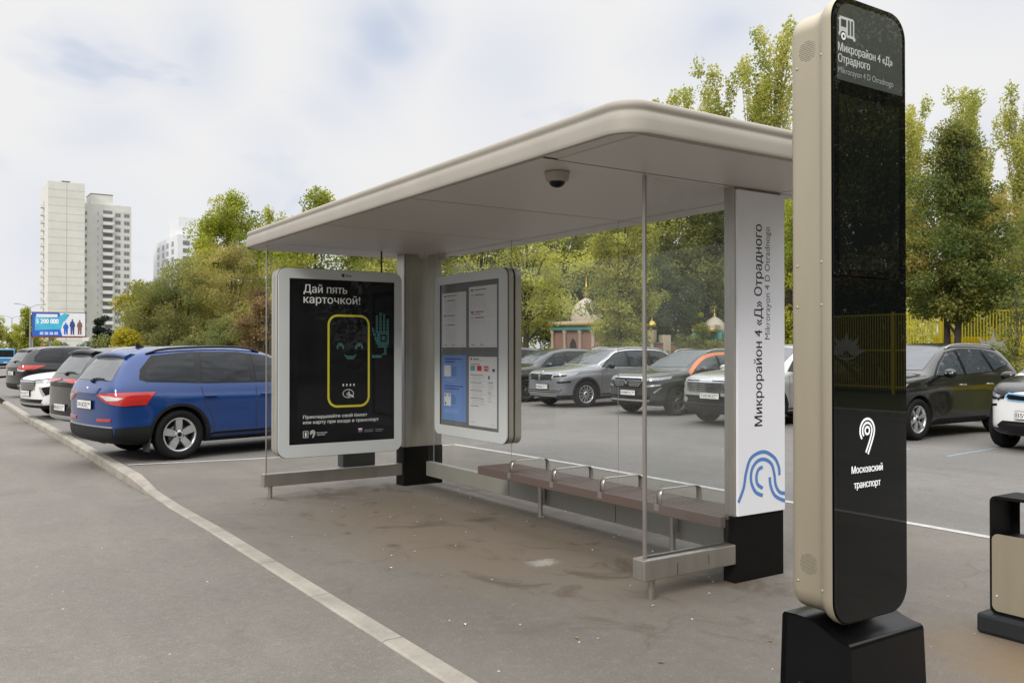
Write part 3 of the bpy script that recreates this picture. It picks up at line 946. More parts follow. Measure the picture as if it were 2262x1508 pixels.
def paper(u0, u1, z0, z1, m, kind):
    b = MB()
    b.box(IXF + 0.011, IXF + 0.0125, -u1, -u0, z0, z1, m)
    f = fi_(IXF + 0.0108)
    W, H = u1 - u0, z1 - z0
    bar = lambda a, c, w_, h_, mm: b.rect(u0 + a * W, u0 + (a + w_) * W, z1 - (c + h_) * H, z1 - c * H, *f, 0.0, mm)
    if kind in ('table', 'table2'):
        bar(0.08, 0.045, 0.07, 0.03, M_inkd); bar(0.2, 0.05, 0.42, 0.012, M_inkd)
        y_ = 0.13
        blocks = (7, 3, 8) if kind == 'table' else (7, 0, 3)
        for nb_, rows in enumerate(blocks):
            bar(0.08, y_, 0.09, 0.028, M_inkg if nb_ % 2 == 0 else M_inkd); bar(0.22, y_ + .005, 0.33, 0.014, M_inkd)
            if kind == 'table2' and nb_ == 1:
                bar(0.08, y_ + .045, 0.35, 0.012, M_red)
            y_ += 0.06
            for r_ in range(rows):
                for c_ in range(6):
                    if prng.random() < 0.85:
                        bar(0.08 + c_ * 0.095, y_, 0.045, 0.008, M_inkg)
                y_ += 0.026
            y_ += 0.035
        bar(0.08, 0.955, 0.13, 0.010, M_red if kind == 'table2' else M_inkd); bar(0.42, 0.945, 0.12, 0.028, M_inkg); bar(0.84, 0.955, 0.1, 0.008, M_inkg)
    elif kind == 'blue':
        M_bd = mat('dark blue ink', (0.06, 0.09, 0.30), 0.6)
        M_bl = mat('pale blue ink', (0.26, 0.38, 0.66), 0.6)
        bar(0.12, 0.05, 0.72, 0.022, M_bd); bar(0.12, 0.095, 0.42, 0.022, M_bd)
        bar(0.09, 0.16, 0.28, 0.17, M_paper)
        for k in range(5): bar(0.42, 0.185 + k * 0.03, 0.12 + 0.1 * prng.random(), 0.012, M_bd)
        bar(0.1, 0.365, 0.5, 0.01, M_bl); bar(0.1, 0.39, 0.4, 0.01, M_bl)
        bar(0.1, 0.465, 0.78, 0.020, M_bd); bar(0.1, 0.505, 0.62, 0.020, M_bd)
        bar(0.09, 0.59, 0.28, 0.19, M_paper); bar(0.12, 0.605, 0.05, 0.03, M_inkd); bar(0.28, 0.605, 0.05, 0.03, M_inkd); bar(0.12, 0.73, 0.05, 0.03, M_inkd)
        for k in range(4): bar(0.42, 0.62 + k * 0.035, 0.12 + 0.1 * prng.random(), 0.012, M_bd)
        for k in range(3): bar(0.1, 0.83 + k * 0.022, 0.6, 0.009, M_bl)
    else:
        bar(0.06, 0.02, 0.05, 0.03, M_inkd); bar(0.15, 0.028, 0.22, 0.012, M_inkd); bar(0.15, 0.05, 0.4, 0.008, M_inkg)
        bar(0.06, 0.105, 0.35, 0.01, M_red)
        bar(0.06, 0.13, 0.17, 0.075, M_teal); bar(0.30, 0.13, 0.17, 0.075, M_red); bar(0.54, 0.13, 0.17, 0.075, M_red)
        f2 = u0 + 0.565 * W
        b.stroke([(f2, z1 - 0.19 * H), (f2 + .03 * W, z1 - .145 * H), (f2 + .06 * W, z1 - .18 * H), (f2 + .09 * W, z1 - .145 * H), (f2 + .12 * W, z1 - .19 * H)], 0.012, *f, 0.0003, M_paper)
        bar(0.84, 0.17, 0.09, 0.04, M_inkd)
        y_ = 0.26
        for k in range(17):
            bar(0.06 + (0.06 if k % 4 else 0), y_, 0.3 + 0.22 * prng.random(), 0.008, M_inkg if k % 4 else M_inkd)
            y_ += 0.028
        for k in range(10): bar(0.68, 0.36 + k * 0.03, 0.1 + 0.15 * prng.random(), 0.009, M_inkd if k % 5 == 0 else M_inkg)
        bar(0.70, 0.27, 0.05, 0.05, M_inkd)
        bar(0.06, 0.945, 0.16, 0.008, M_inkg); bar(0.80, 0.955, 0.14, 0.008, M_inkg)
    return b
for kind, lab in (('table', None), ('table2', None), ('blue', 'blue leaflet'), ('guide', 'paper with red and teal squares')):
    u = {'table': (-8.765, -8.235, 1.615, 2.225, M_paper), 'table2': (-8.175, -7.615, 1.615, 2.265, M_paper), 'blue': (-8.765, -8.235, 0.80, 1.53, M_bpaper), 'guide': (-8.175, -7.615, 0.775, 1.515, M_paper)}[kind]
    o = paper(*u, kind).build('sheet', IC, w=True)
    if lab: o['label'] = lab
MB().box(IXF + 0.004, IXF + 0.008, yi0, yi1, zi0, zi1, M_caseglass).build('glass_cover', IC, w=True)

# ================================================================== STOP TOTEM
TT = thing('stop_totem', 'tall champagne totem with a black glass face and a black plastic foot', 'totem sign', (3.19, 2.24, 0))
TY = 2.15
tx0, tx1, tz0, tz1 = 2.934, 3.432, 0.512, 2.995
fo = lambda ins: rrect(tx0 + ins, tx1 - ins, tz0 + ins, tz1 - ins, 0.105 - ins * 0.5, 12)
b = MB()
prof = [(0.0, 0.002), (0.012, 0.0), (0.030, 0.001), (0.045, 0.006), (0.058, 0.015), (0.070, 0.022), (0.085, 0.026), (0.105, 0.027), (0.180, 0.027), (0.202, 0.030), (0.212, 0.038), (0.218, 0.052)]
rings = [[Vector((a, TY + d, c)) for a, c in fo(ins)] for d, ins in prof]
b.loft(rings, M_beige, smooth=True, caps=False)
b.add(rings[-1], [list(range(len(rings[-1])))], M_beige)
for z, dz in ((2.74, .022), (1.935, .008), (1.768, .005), (0.66, -.012)):       # screw heads
    for d in (0.052, 0.180):
        b.ell((tx0 + (0.010 if d < 0.1 else 0.0265), TY + d, z + (dz if d < .1 else 0)), (0.0035, 0.0062, 0.0062), M_beige, 10, 6)
for zc in (2.80, 0.735):                                 # speaker perforation
    for i in range(-6, 7):
        for j in range(-6, 7):
            dy, dz = j * 0.0072 + (0.0035 if i % 2 else 0), i * 0.0076
            if dy * dy + dz * dz < 0.042 ** 2:
                b.box(tx0 + 0.0262, tx0 + 0.0275, TY + 0.128 + dy - 0.0014, TY + 0.128 + dy + 0.0014, zc + dz - 0.0014, zc + dz + 0.0014, M_gap)
b.build('body', TT, w=True)
def glossy_black(name, col, spec=0.30):
    m, t = new_mat(name)
    oc = t.n('ShaderNodeTexCoord').outputs['Object']
    nz = t.noise(oc, 3.0, 5, 0.7)
    p = t.n('ShaderNodeBsdfPrincipled', {'Base Color': (*col, 1), 'Roughness': t.ramp(nz, 0.45, 0.8, 0.0, 0.012), 'Specular IOR Level': spec, 'IOR': 1.5})
    out(t, p.outputs[0])
    return m
M_gb = glossy_black('black glass', (0.004, 0.004, 0.005))
M_gs = glossy_black('dark display', (0.004, 0.005, 0.005), spec=0.26)
M_gs2 = glossy_black('dark upper display', (0.006, 0.0075, 0.007), spec=0.65)
M_gh = glossy_black('grey display header', (0.060, 0.068, 0.063))
M_txth = mat('header print', (0.50, 0.52, 0.51), 0.5)
M_lit = mat('lit white letters', (0.85, 0.86, 0.88), 0.4, emit=0.35)
b = MB()
ff = ((0, TY - 0.0005, 0), X, Z, -Y)
zs = 1.885
up = [p for p in fo(0.008) if p[1] > zs]
n12 = [(a, c) for a, c in rrect(tx0 + .008, tx1 - .008, zs + .004, tz1 - .008, 0.10, 12)]
def half(z0, z1, rb_, rt):
    P = []
    for cx, cy, a, r_ in ((tx1 - .008, z0, -90, rb_), (tx1 - .008, z1, 0, rt), (tx0 + .008, z1, 90, rt), (tx0 + .008, z0, 180, rb_)):
        sx, sy = (-1 if cx > 3.2 else 1), (1 if cy == z0 else -1)
        for k in range(11):
            q = R(a + 9 * k)
            P.append((cx + sx * r_ + math.cos(q) * r_, cy + sy * r_ + math.sin(q) * r_))
    return P
b.prism(half(zs + 0.003, tz1 - 0.008, 0.002, 0.098), (0, TY - 0.006, 0), X, Z, -Y, 0.008, M_gb)
b.prism(half(tz0 + 0.008, zs - 0.003, 0.098, 0.002), (0, TY - 0.006, 0), X, Z, -Y, 0.008, M_gb)
b.build('front_glass', TT, w=True)
sf = ((0, TY - 0.0065, 0), X, Z, -Y)
b = MB()                                                  # header strip
P = [(tx0 + 0.03, 2.655), (tx1 - 0.03, 2.655)] + [p for p in rrect(tx0 + .03, tx1 - .03, 2.3, tz1 - 0.03, 0.08, 10) if p[1] > 2.67]
b.poly(P, *sf, 0.0, M_gh)
lf = 0.0006
bx, bz, s_ = tx0 + 0.040, 2.815, 0.00112
ic = lambda pts, mm, l_=lf: b.poly([(bx + a * s_, bz + c * s_) for a, c in pts], *sf, l_, mm)
ic([(0, 18), (6, 12), (14, 12), (84, 12), (84, 6), (96, 6), (96, 18), (90, 18), (90, 74), (84, 82), (6, 82), (6, 74), (0, 74), (0, 70), (4, 66), (4, 24), (0, 24)], M_txth)
ic([(14, 46), (44, 46), (44, 72), (14, 72)], M_gh, 0.0012)
ic([(54, 22), (64, 22), (64, 74), (54, 74)], M_gh, 0.0012)
ic([(72, 22), (82, 22), (82, 74), (72, 74)], M_gh, 0.0012)
b.poly([(bx + (27 + 17 * math.cos(q)) * s_, bz + (14 + 17 * math.sin(q)) * s_) for q in [k * math.pi / 12 for k in range(24)]], *sf, 0.0012, M_gh)
b.poly([(bx + (27 + 13 * math.cos(q)) * s_, bz + (12 + 13 * math.sin(q)) * s_) for q in [k * math.pi / 12 for k in range(24)]], *sf, 0.0018, M_txtw)
b.poly([(bx + (27 + 6 * math.cos(q)) * s_, bz + (12 + 6 * math.sin(q)) * s_) for q in [k * math.pi / 12 for k in range(24)]], *sf, 0.0024, M_gh)
b.text('Микрорайон 4 «Д»', (tx0 + 0.038, 2.768), 0.034, *sf, lf, M_txth, width=0.36, bold=0.016)
b.text('Отрадного', (tx0 + 0.038, 2.724), 0.034, *sf, lf, M_txth, width=0.205, bold=0.016)
b.text('Mikrorayon 4 D Otradnogo', (tx0 + 0.038, 2.682), 0.026, *sf, lf, M_txtg, width=0.365)
b.build('header', TT, w=True)
b = MB()
b.rect(tx0 + 0.042, tx1 - 0.055, 1.912, 2.60, *sf, 0.0, M_gs2)
b.build('upper_screen', TT, w=True)
b = MB()
b.poly(rrect(tx0 + .030, tx1 - .035, tz0 + .035, 1.855, 0.07, 10), *sf, 0.0, M_gs)
mt_logo(b, 3.152, 1.272, 0.047, sf, M_lit, lf)
b.text('Московский', (3.152, 1.106), 0.029, *sf, lf, M_lit, width=0.205, bold=0.012, align='CENTER')
b.text('транспорт', (3.152, 1.046), 0.029, *sf, lf, M_lit, width=0.175, bold=0.012, align='CENTER')
b.build('lower_screen', TT, w=True)
# foot: saddle-shaped plastic cover
b = MB()
prof = [(2.085, 0.0), (2.098, 0.448), (2.104, 0.458)]
pts = [(2.104, 0.458), (2.14, 0.462), (2.19, 0.476), (2.24, 0.498), (2.285, 0.512), (2.35, 0.516), (2.41, 0.512)]
topc = [(p[0], p[1]) for p in catmull(pts, 4)]
P = [(2.075, 0.0), (2.092, 0.440), (2.096, 0.452)] + topc + [(2.418, 0.50), (2.432, 0.0)]
def foot_ring(x, ins):
    cy, cz = 2.25, 0.24
    return [Vector((x, cy + (a - cy) * (1 - ins), max(0, c - ins * 0.22))) for a, c in P]
L = [(2.952, 0.055), (2.946, 0.03), (2.944, 0.0)]
rings = [foot_ring(2.985, 0.045), foot_ring(2.976, 0.018), foot_ring(2.970, 0.0), foot_ring(3.458, 0.0), foot_ring(3.464, 0.018), foot_ring(3.455, 0.045)]
for rg in rings:
    for p in rg:
        p.x += (p.x - 3.214) * 0.07 * (0.46 - p.z)
b.loft(rings, M_blackgl, smooth=False, closed=True, caps=True)
for k in range(3):
    b.box(2.9575, 2.960, 2.29 + k * 0.016, 2.296 + k * 0.016, 0.20, 0.25, M_gap)
b.build('foot', TT, w=True)

# ================================================================== LITTER BIN
LB = thing('litter_bin', 'champagne fronted litter bin in a black hoop frame on a dark slab', 'litter bin', (5.12, 2.22, 0))
b = MB()
b.box(4.955, 5.30, 1.72, 2.685, 0.0, 0.115, mat('dark grey slab', (0.018, 0.020, 0.023), 0.6, spec=0.25, var=0.2), 0.02)
b.build('base', LB, w=True)
oy0, oy1 = 1.80, 2.628
o1 = rrect(-oy1, -oy0, 0.116, 0.775, 0.035, 8)
o2 = rrect(-oy1 + 0.012, -oy0 - 0.012, 0.128, 0.758, 0.03, 8)
b = MB()
b.ring(o1, o2, (5.0, 0, 0), -Y, Z, -X, 0.235, M_black, M_black)
for sx in (5.0015,):
    b.ring(rrect(-oy1 + .004, -oy0 - .004, 0.12, 0.77, 0.034, 8), rrect(-oy1 + 0.05, -oy0 - 0.05, 0.128, 0.735, 0.03, 8), (5.23, 0, 0), -Y, Z, -X, 0.006, M_black)
for y in (2.35, 2.05):
    b.ell((5.06, y, 0.776), (0.009, 0.009, 0.004), M_frame, 10, 6)
b.build('hoop_frame', LB, w=True)
b = MB()
b.prism(rrect(-oy1 + 0.016, -oy0 - 0.016, 0.135, 0.565, 0.035, 8), (4.992, 0, 0), -Y, Z, -X, 0.006, M_beige)
b.ell((4.990, 2.585, 0.22), (0.003, 0.006, 0.006), M_frame, 10, 6)
b.build('front_panel', LB, w=True)
b = MB()
b.box(5.005, 5.22, 1.83, 2.60, 0.13, 0.545, M_black, 0.01)
b.lathe([(0.10, 0.0), (0.13, 0.012), (0.13, 0.028), (0.11, 0.034), (0.09, 0.02), (0.085, -0.05)], (5.11, 2.30, 0.545), Z, mat('grey steel rim', (0.12, 0.12, 0.12), 0.4, metal=0.6), 28)
b.build('inner_bin', LB, w=True)

# ================================================================== CARS
M_cglass = None
def carglass(name, col, rough=0.02, spec=0.30):
    m, t = new_mat(name)
    oc = t.n('ShaderNodeTexCoord').outputs['Object']
    wav = t.noise(t.vm('MULTIPLY', oc, (0.9, 0.9, 2.6)).outputs[0], 1.6, 2, 0.5)
    bp = t.n('ShaderNodeBump', {'Strength': 0.55, 'Distance': 0.05, 'Height': wav})
    p = t.n('ShaderNodeBsdfPrincipled', {'Base Color': (*col, 1), 'Roughness': rough, 'Specular IOR Level': spec, 'IOR': 1.5, 'Normal': bp.outputs[0]})
    out(t, p.outputs[0])
    return m
M_cg = carglass('tinted car glass', (0.008, 0.011, 0.014))
M_cg2 = carglass('clear car glass over dark cabin', (0.040, 0.050, 0.062), 0.02, 0.85)  # base colour lifted to blue-grey for the sky mirrored in windscreens
M_chrome = mat('chrome trim', (0.72, 0.72, 0.73), 0.16, metal=1.0, var=0.05)
M_trim = mat('black gloss trim', (0.006, 0.006, 0.007), 0.2, spec=0.3)
M_clad = mat('grey black cladding', (0.013, 0.014, 0.015), 0.6, spec=0.2, var=0.15, scale=9)
M_tyre = mat('tyre rubber', (0.009, 0.009, 0.009), 0.8, spec=0.2, var=0.25, scale=14)
M_well = mat('wheel well dark', (0.006, 0.006, 0.006), 0.95)
M_rims = mat('silver alloy', (0.56, 0.57, 0.59), 0.32, metal=0.75, var=0.06)
M_rimd = mat('dark grey alloy', (0.12, 0.12, 0.13), 0.3, metal=0.8, var=0.1)
M_tail = mat('red tail lamp', (0.42, 0.015, 0.012), 0.12, coat=1.0, var=0.15, scale=14)
M_tailw = mat('clear lamp lens', (0.52, 0.50, 0.50), 0.10, coat=1.0, var=0.15, scale=20)
M_head = mat('headlamp lens', (0.42, 0.44, 0.47), 0.08, metal=0.35, coat=1.0, var=0.35, scale=16)
M_silvtrim = mat('satin silver trim', (0.42, 0.43, 0.44), 0.35, metal=0.6)

def paint(name, col, metal=0.5, rough=0.32, dirt=0.3):
    m, t = new_mat(name)
    oc = t.n('ShaderNodeTexCoord').outputs['Object']
    dust = t.noise(oc, 2.0, 5, 0.7)
    z = t.n('ShaderNodeSeparateXYZ', {0: oc}).outputs[2]
    grime = t.math('MULTIPLY', t.ramp(z, 0.15, 0.75, dirt, 0.02), t.ramp(dust, 0.3, 0.7, 0.3, 1.0))
    c = t.mix(grime, col, (0.14, 0.13, 0.12))
    p = t.n('ShaderNodeBsdfPrincipled', {'Base Color': c, 'Metallic': metal, 'Roughness': rough, 'Coat Weight': 1.0, 'Specular IOR Level': 0.2,
                                         'Coat Roughness': t.ramp(dust, 0.3, 0.7, 0.03, 0.09)})
    out(t, p.outputs[0])
    return m

SUV = [  # x, z0, w, zb, wb, zr, wr, zt     (front first)
    (2.335, .34, .66, .80, .62, .85, .58, .87),
    (2.28, .26, .80, .87, .74, .93, .68, .945),
    (2.08, .22, .895, .945, .84, .995, .78, 1.015),
    (1.62, .20, .932, 1.0, .875, 1.045, .80, 1.08),
    (1.18, .20, .94, 1.025, .885, 1.075, .80, 1.115),
    (0.98, .20, .94, 1.035, .885, 1.095, .79, 1.145),
    (0.56, .20, .94, 1.04, .885, 1.315, .73, 1.40),
    (0.12, .20, .94, 1.045, .885, 1.525, .665, 1.60),
    (-0.30, .20, .94, 1.05, .885, 1.585, .645, 1.655),
    (-1.00, .20, .94, 1.06, .885, 1.585, .64, 1.655),
    (-1.60, .21, .937, 1.08, .88, 1.55, .63, 1.62),
    (-1.93, .23, .925, 1.09, .86, 1.50, .62, 1.57),
    (-2.10, .25, .912, 1.085, .84, 1.30, .69, 1.35),
    (-2.265, .28, .895, 1.05, .82, 1.085, .76, 1.095),
    (-2.335, .34, .83, .93, .77, .965, .72, .97),
]

def body_mesh(st, wheels, wr, bow=0.13, shoulder=0.15, paint_m=None, flare=0.0, bowr=0.06):
    rings = []
    for (x, z0, w, zb, wb, zr, wrf, zt) in st:
        zsh = zb - shoulder
        half = [(0.70 * w, z0), (0.93 * w, z0 + 0.05), (0.992 * w, z0 + 0.20 * (zsh - z0) + 0.03), (0.976 * w, z0 + 0.58 * (zsh - z0)), (w * 1.002, zsh - 0.020), (w * 0.966, zsh + 0.022),
                (wb, zb), (wrf, zr), (wrf * 0.80, zr + (zt - zr) * 0.72), (wrf * 0.35, zt - 0.004)]
        pts = [(-a, c) for a, c in half] + [(a, c) for a, c in half[::-1]]
        rings.append([(x, a, c) for a, c in pts])
    bm_ = bmesh.new()
    vs_ = [[bm_.verts.new(p) for p in r_] for r_ in rings]
    n = len(rings[0])
    for a in range(len(rings) - 1):
        for i in range(n):
            j = (i + 1) % n
            bm_.faces.new((vs_[a][i], vs_[a][j], vs_[a + 1][j], vs_[a + 1][i]))
    h = n // 2
    for vv, flip in ((vs_[0], True), (vs_[-1], False)):
        for i in range(h - 1):
            f = (vv[i], vv[i + 1], vv[n - 2 - i], vv[n - 1 - i])
            bm_.faces.new(f[::-1] if flip else f)
    bmesh.ops.recalc_face_normals(bm_, faces=bm_.faces)
    me = bpy.data.meshes.new('body')
    bm_.to_mesh(me)
    bm_.free()
    ob = bpy.data.objects.new('tmp_body', me)
    COL.objects.link(ob)
    md = ob.modifiers.new('s', 'SUBSURF')
    md.levels = md.render_levels = 2
    dg = bpy.context.evaluated_depsgraph_get()
    me2 = bpy.data.meshes.new_from_object(ob.evaluated_get(dg))
    xf, xb = st[0][0], st[-1][0]
    for v in me2.vertices:                      # bowed nose and tail in plan, flared arches
        x, y, z = v.co
        if x > xf - 0.9:
            x -= bow * (y / 0.9) ** 2 * ((x - xf + 0.9) / 0.9) ** 2
        if x < xb + 0.8:
            x += bowr * (y / 0.9) ** 2 * ((xb + 0.8 - x) / 0.8) ** 2
        if flare:
            for wx in wheels:
                d = math.hypot(v.co.x - wx, z - wr)
                if abs(y) > 0.6:
                    y *= 1 + flare * math.exp(-((d - wr * 1.15) / 0.16) ** 2)
        v.co = (x, y, z)
    ob.modifiers.clear()
    old = ob.data
    ob.data = me2
    bpy.data.meshes.remove(old)
    bvh = BVHTree.FromPolygons([v.co[:] for v in me2.vertices], [p.vertices[:] for p in me2.polygons])
    # wheel housings
    me2.materials.append(paint_m)
    cut = MB()
    for wx in wheels:
        for s_ in (-1, 1):
            rg = []
            for yy in (0.62, 1.3):
                rg.append([Vector((wx + math.cos(q) * wr * 1.145, s_ * yy, wr + 0.005 + math.sin(q) * wr * 1.145)) for q in [2 * math.pi * k / 40 for k in range(40)]])
            cut.loft(rg, M_well, False, True, True)
    co = cut.build('tmp_cut')
    bmx = bmesh.new()
    bmx.from_mesh(co.data)
    bmesh.ops.recalc_face_normals(bmx, faces=bmx.faces)
    bmx.to_mesh(co.data)
    bmx.free()
    md = ob.modifiers.new('b', 'BOOLEAN')
    md.operation = 'DIFFERENCE'
    md.solver = 'EXACT'
    md.object = co
    md.material_mode = 'TRANSFER'
    dg = bpy.context.evaluated_depsgraph_get()
    me3 = bpy.data.meshes.new_from_object(ob.evaluated_get(dg))
    V = [v.co[:] for v in me3.vertices]
    names = [m.name if m else '' for m in me3.materials]
    wi = names.index(M_well.name) if M_well.name in names else -1
    F0 = [list(p.vertices) for p in me3.polygons if p.material_index != wi]
    F1 = [list(p.vertices) for p in me3.polygons if p.material_index == wi]
    bpy.data.objects.remove(ob)
    bpy.data.objects.remove(co)
    return V, F0, F1, bvh

def project(mb, bvh, pts, d, off, m, step=0.09, skirt=True, smooth=True, thick=0.012):
    """lay a polygon (rough 3D points) on the body along direction d (outward) as a thin shell"""
    d = Vector(d).normalized()
    v = Z if abs(d.z) < 0.9 else X
    u = v.cross(d).normalized()
    v = d.cross(u)
    P = [Vector((Vector(p).dot(u), Vector(p).dot(v))) for p in pts]
    B = []
    for i, p in enumerate(P):
        q = P[(i + 1) % len(P)]
        k = max(1, int((q - p).length / step))
        B += [p + (q - p) * (j / k) for j in range(k)]
    xs, ys = [p.x for p in B], [p.y for p in B]
    inner = []
    def inside(p):
        c = False
        for i in range(len(B)):
            a, b = B[i], B[i - 1]
            if (a.y > p.y) != (b.y > p.y) and p.x < (b.x - a.x) * (p.y - a.y) / (b.y - a.y) + a.x:
                c = not c
        return c
    x = min(xs) + step * 0.5
    while x < max(xs):
        y = min(ys) + step * 0.5
        while y < max(ys):
            p = Vector((x, y))
            if inside(p) and min((p - q).length for q in B) > step * 0.35:
                inner.append(p)
            y += step
        x += step
    nb_ = len(B)
    vv, ee, ff, *_ = delaunay_2d_cdt(B + inner, [(i, (i + 1) % nb_) for i in range(nb_)], [], 1, 1e-6)
    V = []
    last = None
    for p in vv:
        o = u * p.x + v * p.y + d * 6
        hit, nrm, idx, dist = bvh.ray_cast(o, -d)
        if hit is None:
            hit, nrm, idx, dist = bvh.find_nearest(u * p.x + v * p.y + d * (last if last is not None else 0))
            if nrm.dot(d) < 0: nrm = -nrm
        else:
            last = hit.dot(d)
        if nrm.dot(d) < 0: nrm = -nrm
        V.append(hit + nrm * off)
    if not ff:
        return
    # orient faces outwards
    F = []
    for f in ff:
        a, b, c = V[f[0]], V[f[1]], V[f[2]]
        F.append(list(f) if (b - a).cross(c - a).dot(d) > 0 else list(f)[::-1])
    mb.add(V, F, m, smooth)
    if skirt:
        cnt = {}
        for f in F:
            for i in range(len(f)):
                e = (f[i], f[(i + 1) % len(f)])
                cnt[e] = 1
        rim = [e for e in cnt if (e[1], e[0]) not in cnt]
        for a, b in rim:
            mb.add([V[a], V[b], V[b] - d * thick, V[a] - d * thick], [[0, 3, 2, 1]], m)

def strip(pts, w):
    """outline of a thin band along 3D points lying in the x-z plane"""
    P = [Vector((p[0], p[1])) for p in pts]
    L_, R_ = [], []
    for i, p in enumerate(P):
        t = P[min(i + 1, len(P) - 1)] - P[max(i - 1, 0)]
        t.normalize()
        n = Vector((-t.y, t.x)) * w / 2
        L_.append(p + n)
        R_.append(p - n)
    return [(a.x, a.y) for a in L_ + R_[::-1]]

_wheels = {}
def wheel(parent, x, y, r, rimr, width, style, rim_m, side, steer=0.0):
    """tyre + rim; side +1 = left of the car"""
    key = (r, rimr, width, style, rim_m.name)
    if key not in _wheels:
        t = MB()
        w = width / 2
        t.lathe([(rimr * 0.985, -w * 0.80), (rimr * 1.02, -w * 0.93), (r * 0.90, -w), (r * 0.97, -w * 0.86), (r, -w * 0.6), (r, w * 0.6), (r * 0.97, w * 0.86), (r * 0.90, w), (rimr * 1.02, w * 0.93), (rimr * 0.985, w * 0.80)], (0, 0, 0), Y, M_tyre, 44)
        for k in range(4):
            yy = (-0.45 + 0.3 * k) * w
            t.lathe([(r + 0.001, yy - 0.004), (r + 0.0012, yy + 0.004)], (0, 0, 0), Y, M_well, 44)
        q = MB()
        q.lathe([(rimr * 0.985, w * 0.80), (rimr * 0.96, w * 0.84), (rimr * 0.90, w * 0.80), (rimr * 0.87, w * 0.55), (rimr * 0.86, -w * 0.7)], (0, 0, 0), Y, rim_m, 44)
        q.lathe([(rimr * 0.87, w * 0.10), (rimr * 0.45, w * 0.12), (0.0, w * 0.12)], (0, 0, 0), Y, M_well, 30)
        q.lathe([(rimr * 0.60, w * 0.14), (rimr * 0.60, w * 0.2), (rimr * 0.30, w * 0.2)], (0, 0, 0), Y, M_rimd, 30)
        q.lathe([(rimr * 0.30, w * 0.30), (rimr * 0.28, w * 0.62), (rimr * 0.16, w * 0.70), (0.0, w * 0.70)], (0, 0, 0), Y, rim_m, 24)
        q.lathe([(rimr * 0.13, w * 0.705), (rimr * 0.11, w * 0.74), (0.0, w * 0.745)], (0, 0, 0), Y, M_trim, 20)
        n, w0, w1 = {'five': (5, 0.42, 0.46), 'multi': (12, 0.085, 0.10), 'six': (6, 0.17, 0.26), 'twin': (10, 0.10, 0.14)}[style]
        for k in range(n):
            a = 2 * math.pi * k / n + (0.1 if style != 'twin' else 0.16 * (1 if k % 2 else -1))
            ca, sa = math.cos(a), math.sin(a)
            P = []
            for rr, ww, y0, y1 in ((rimr * 0.24, w0 * rimr * 0.9, w * 0.32, w * 0.64), (rimr * 0.6, (w0 + w1) / 2 * rimr, w * 0.40, w * 0.78), (rimr * 0.91, w1 * rimr, w * 0.40, w * 0.80)):
                ring = []
                for tt, yy in ((-ww / 2, y0), (ww / 2, y0), (ww / 2 * 0.86, y1), (-ww / 2 * 0.86, y1)):
                    ring.append(Vector((ca * rr - sa * tt, yy, sa * rr + ca * tt)))
                P.append(ring)
            q.loft(P, rim_m, False, True, True)
        if style == 'five':
            for k in range(5):
                a = 2 * math.pi * (k + 0.5) / 5 + 0.1
                q.lathe([(0.014, w * 0.60), (0.014, w * 0.66), (0.0, w * 0.665)], (math.cos(a) * rimr * 0.24, 0, math.sin(a) * rimr * 0.24), Y, M_trim, 8)
        tw = t.build('tyre')
        rw = q.build('rim')
        _wheels[key] = (tw.data, rw.data)
        bpy.data.objects.remove(tw)
        bpy.data.objects.remove(rw)
    td, rd = _wheels[key]
    hub = bpy.data.objects.new('wheel', None)
    hub.location = (x, y, r)
    hub.rotation_euler = (0, 0.37 * (x + 3 * y), (0 if side > 0 else math.pi) + steer)
    COL.objects.link(hub)
    hub.parent = parent
    for nm, dd in (('tyre', td), ('rim', rd)):
        o = bpy.data.objects.new(nm, dd)
        COL.objects.link(o)
        o.parent = hub
    return hub

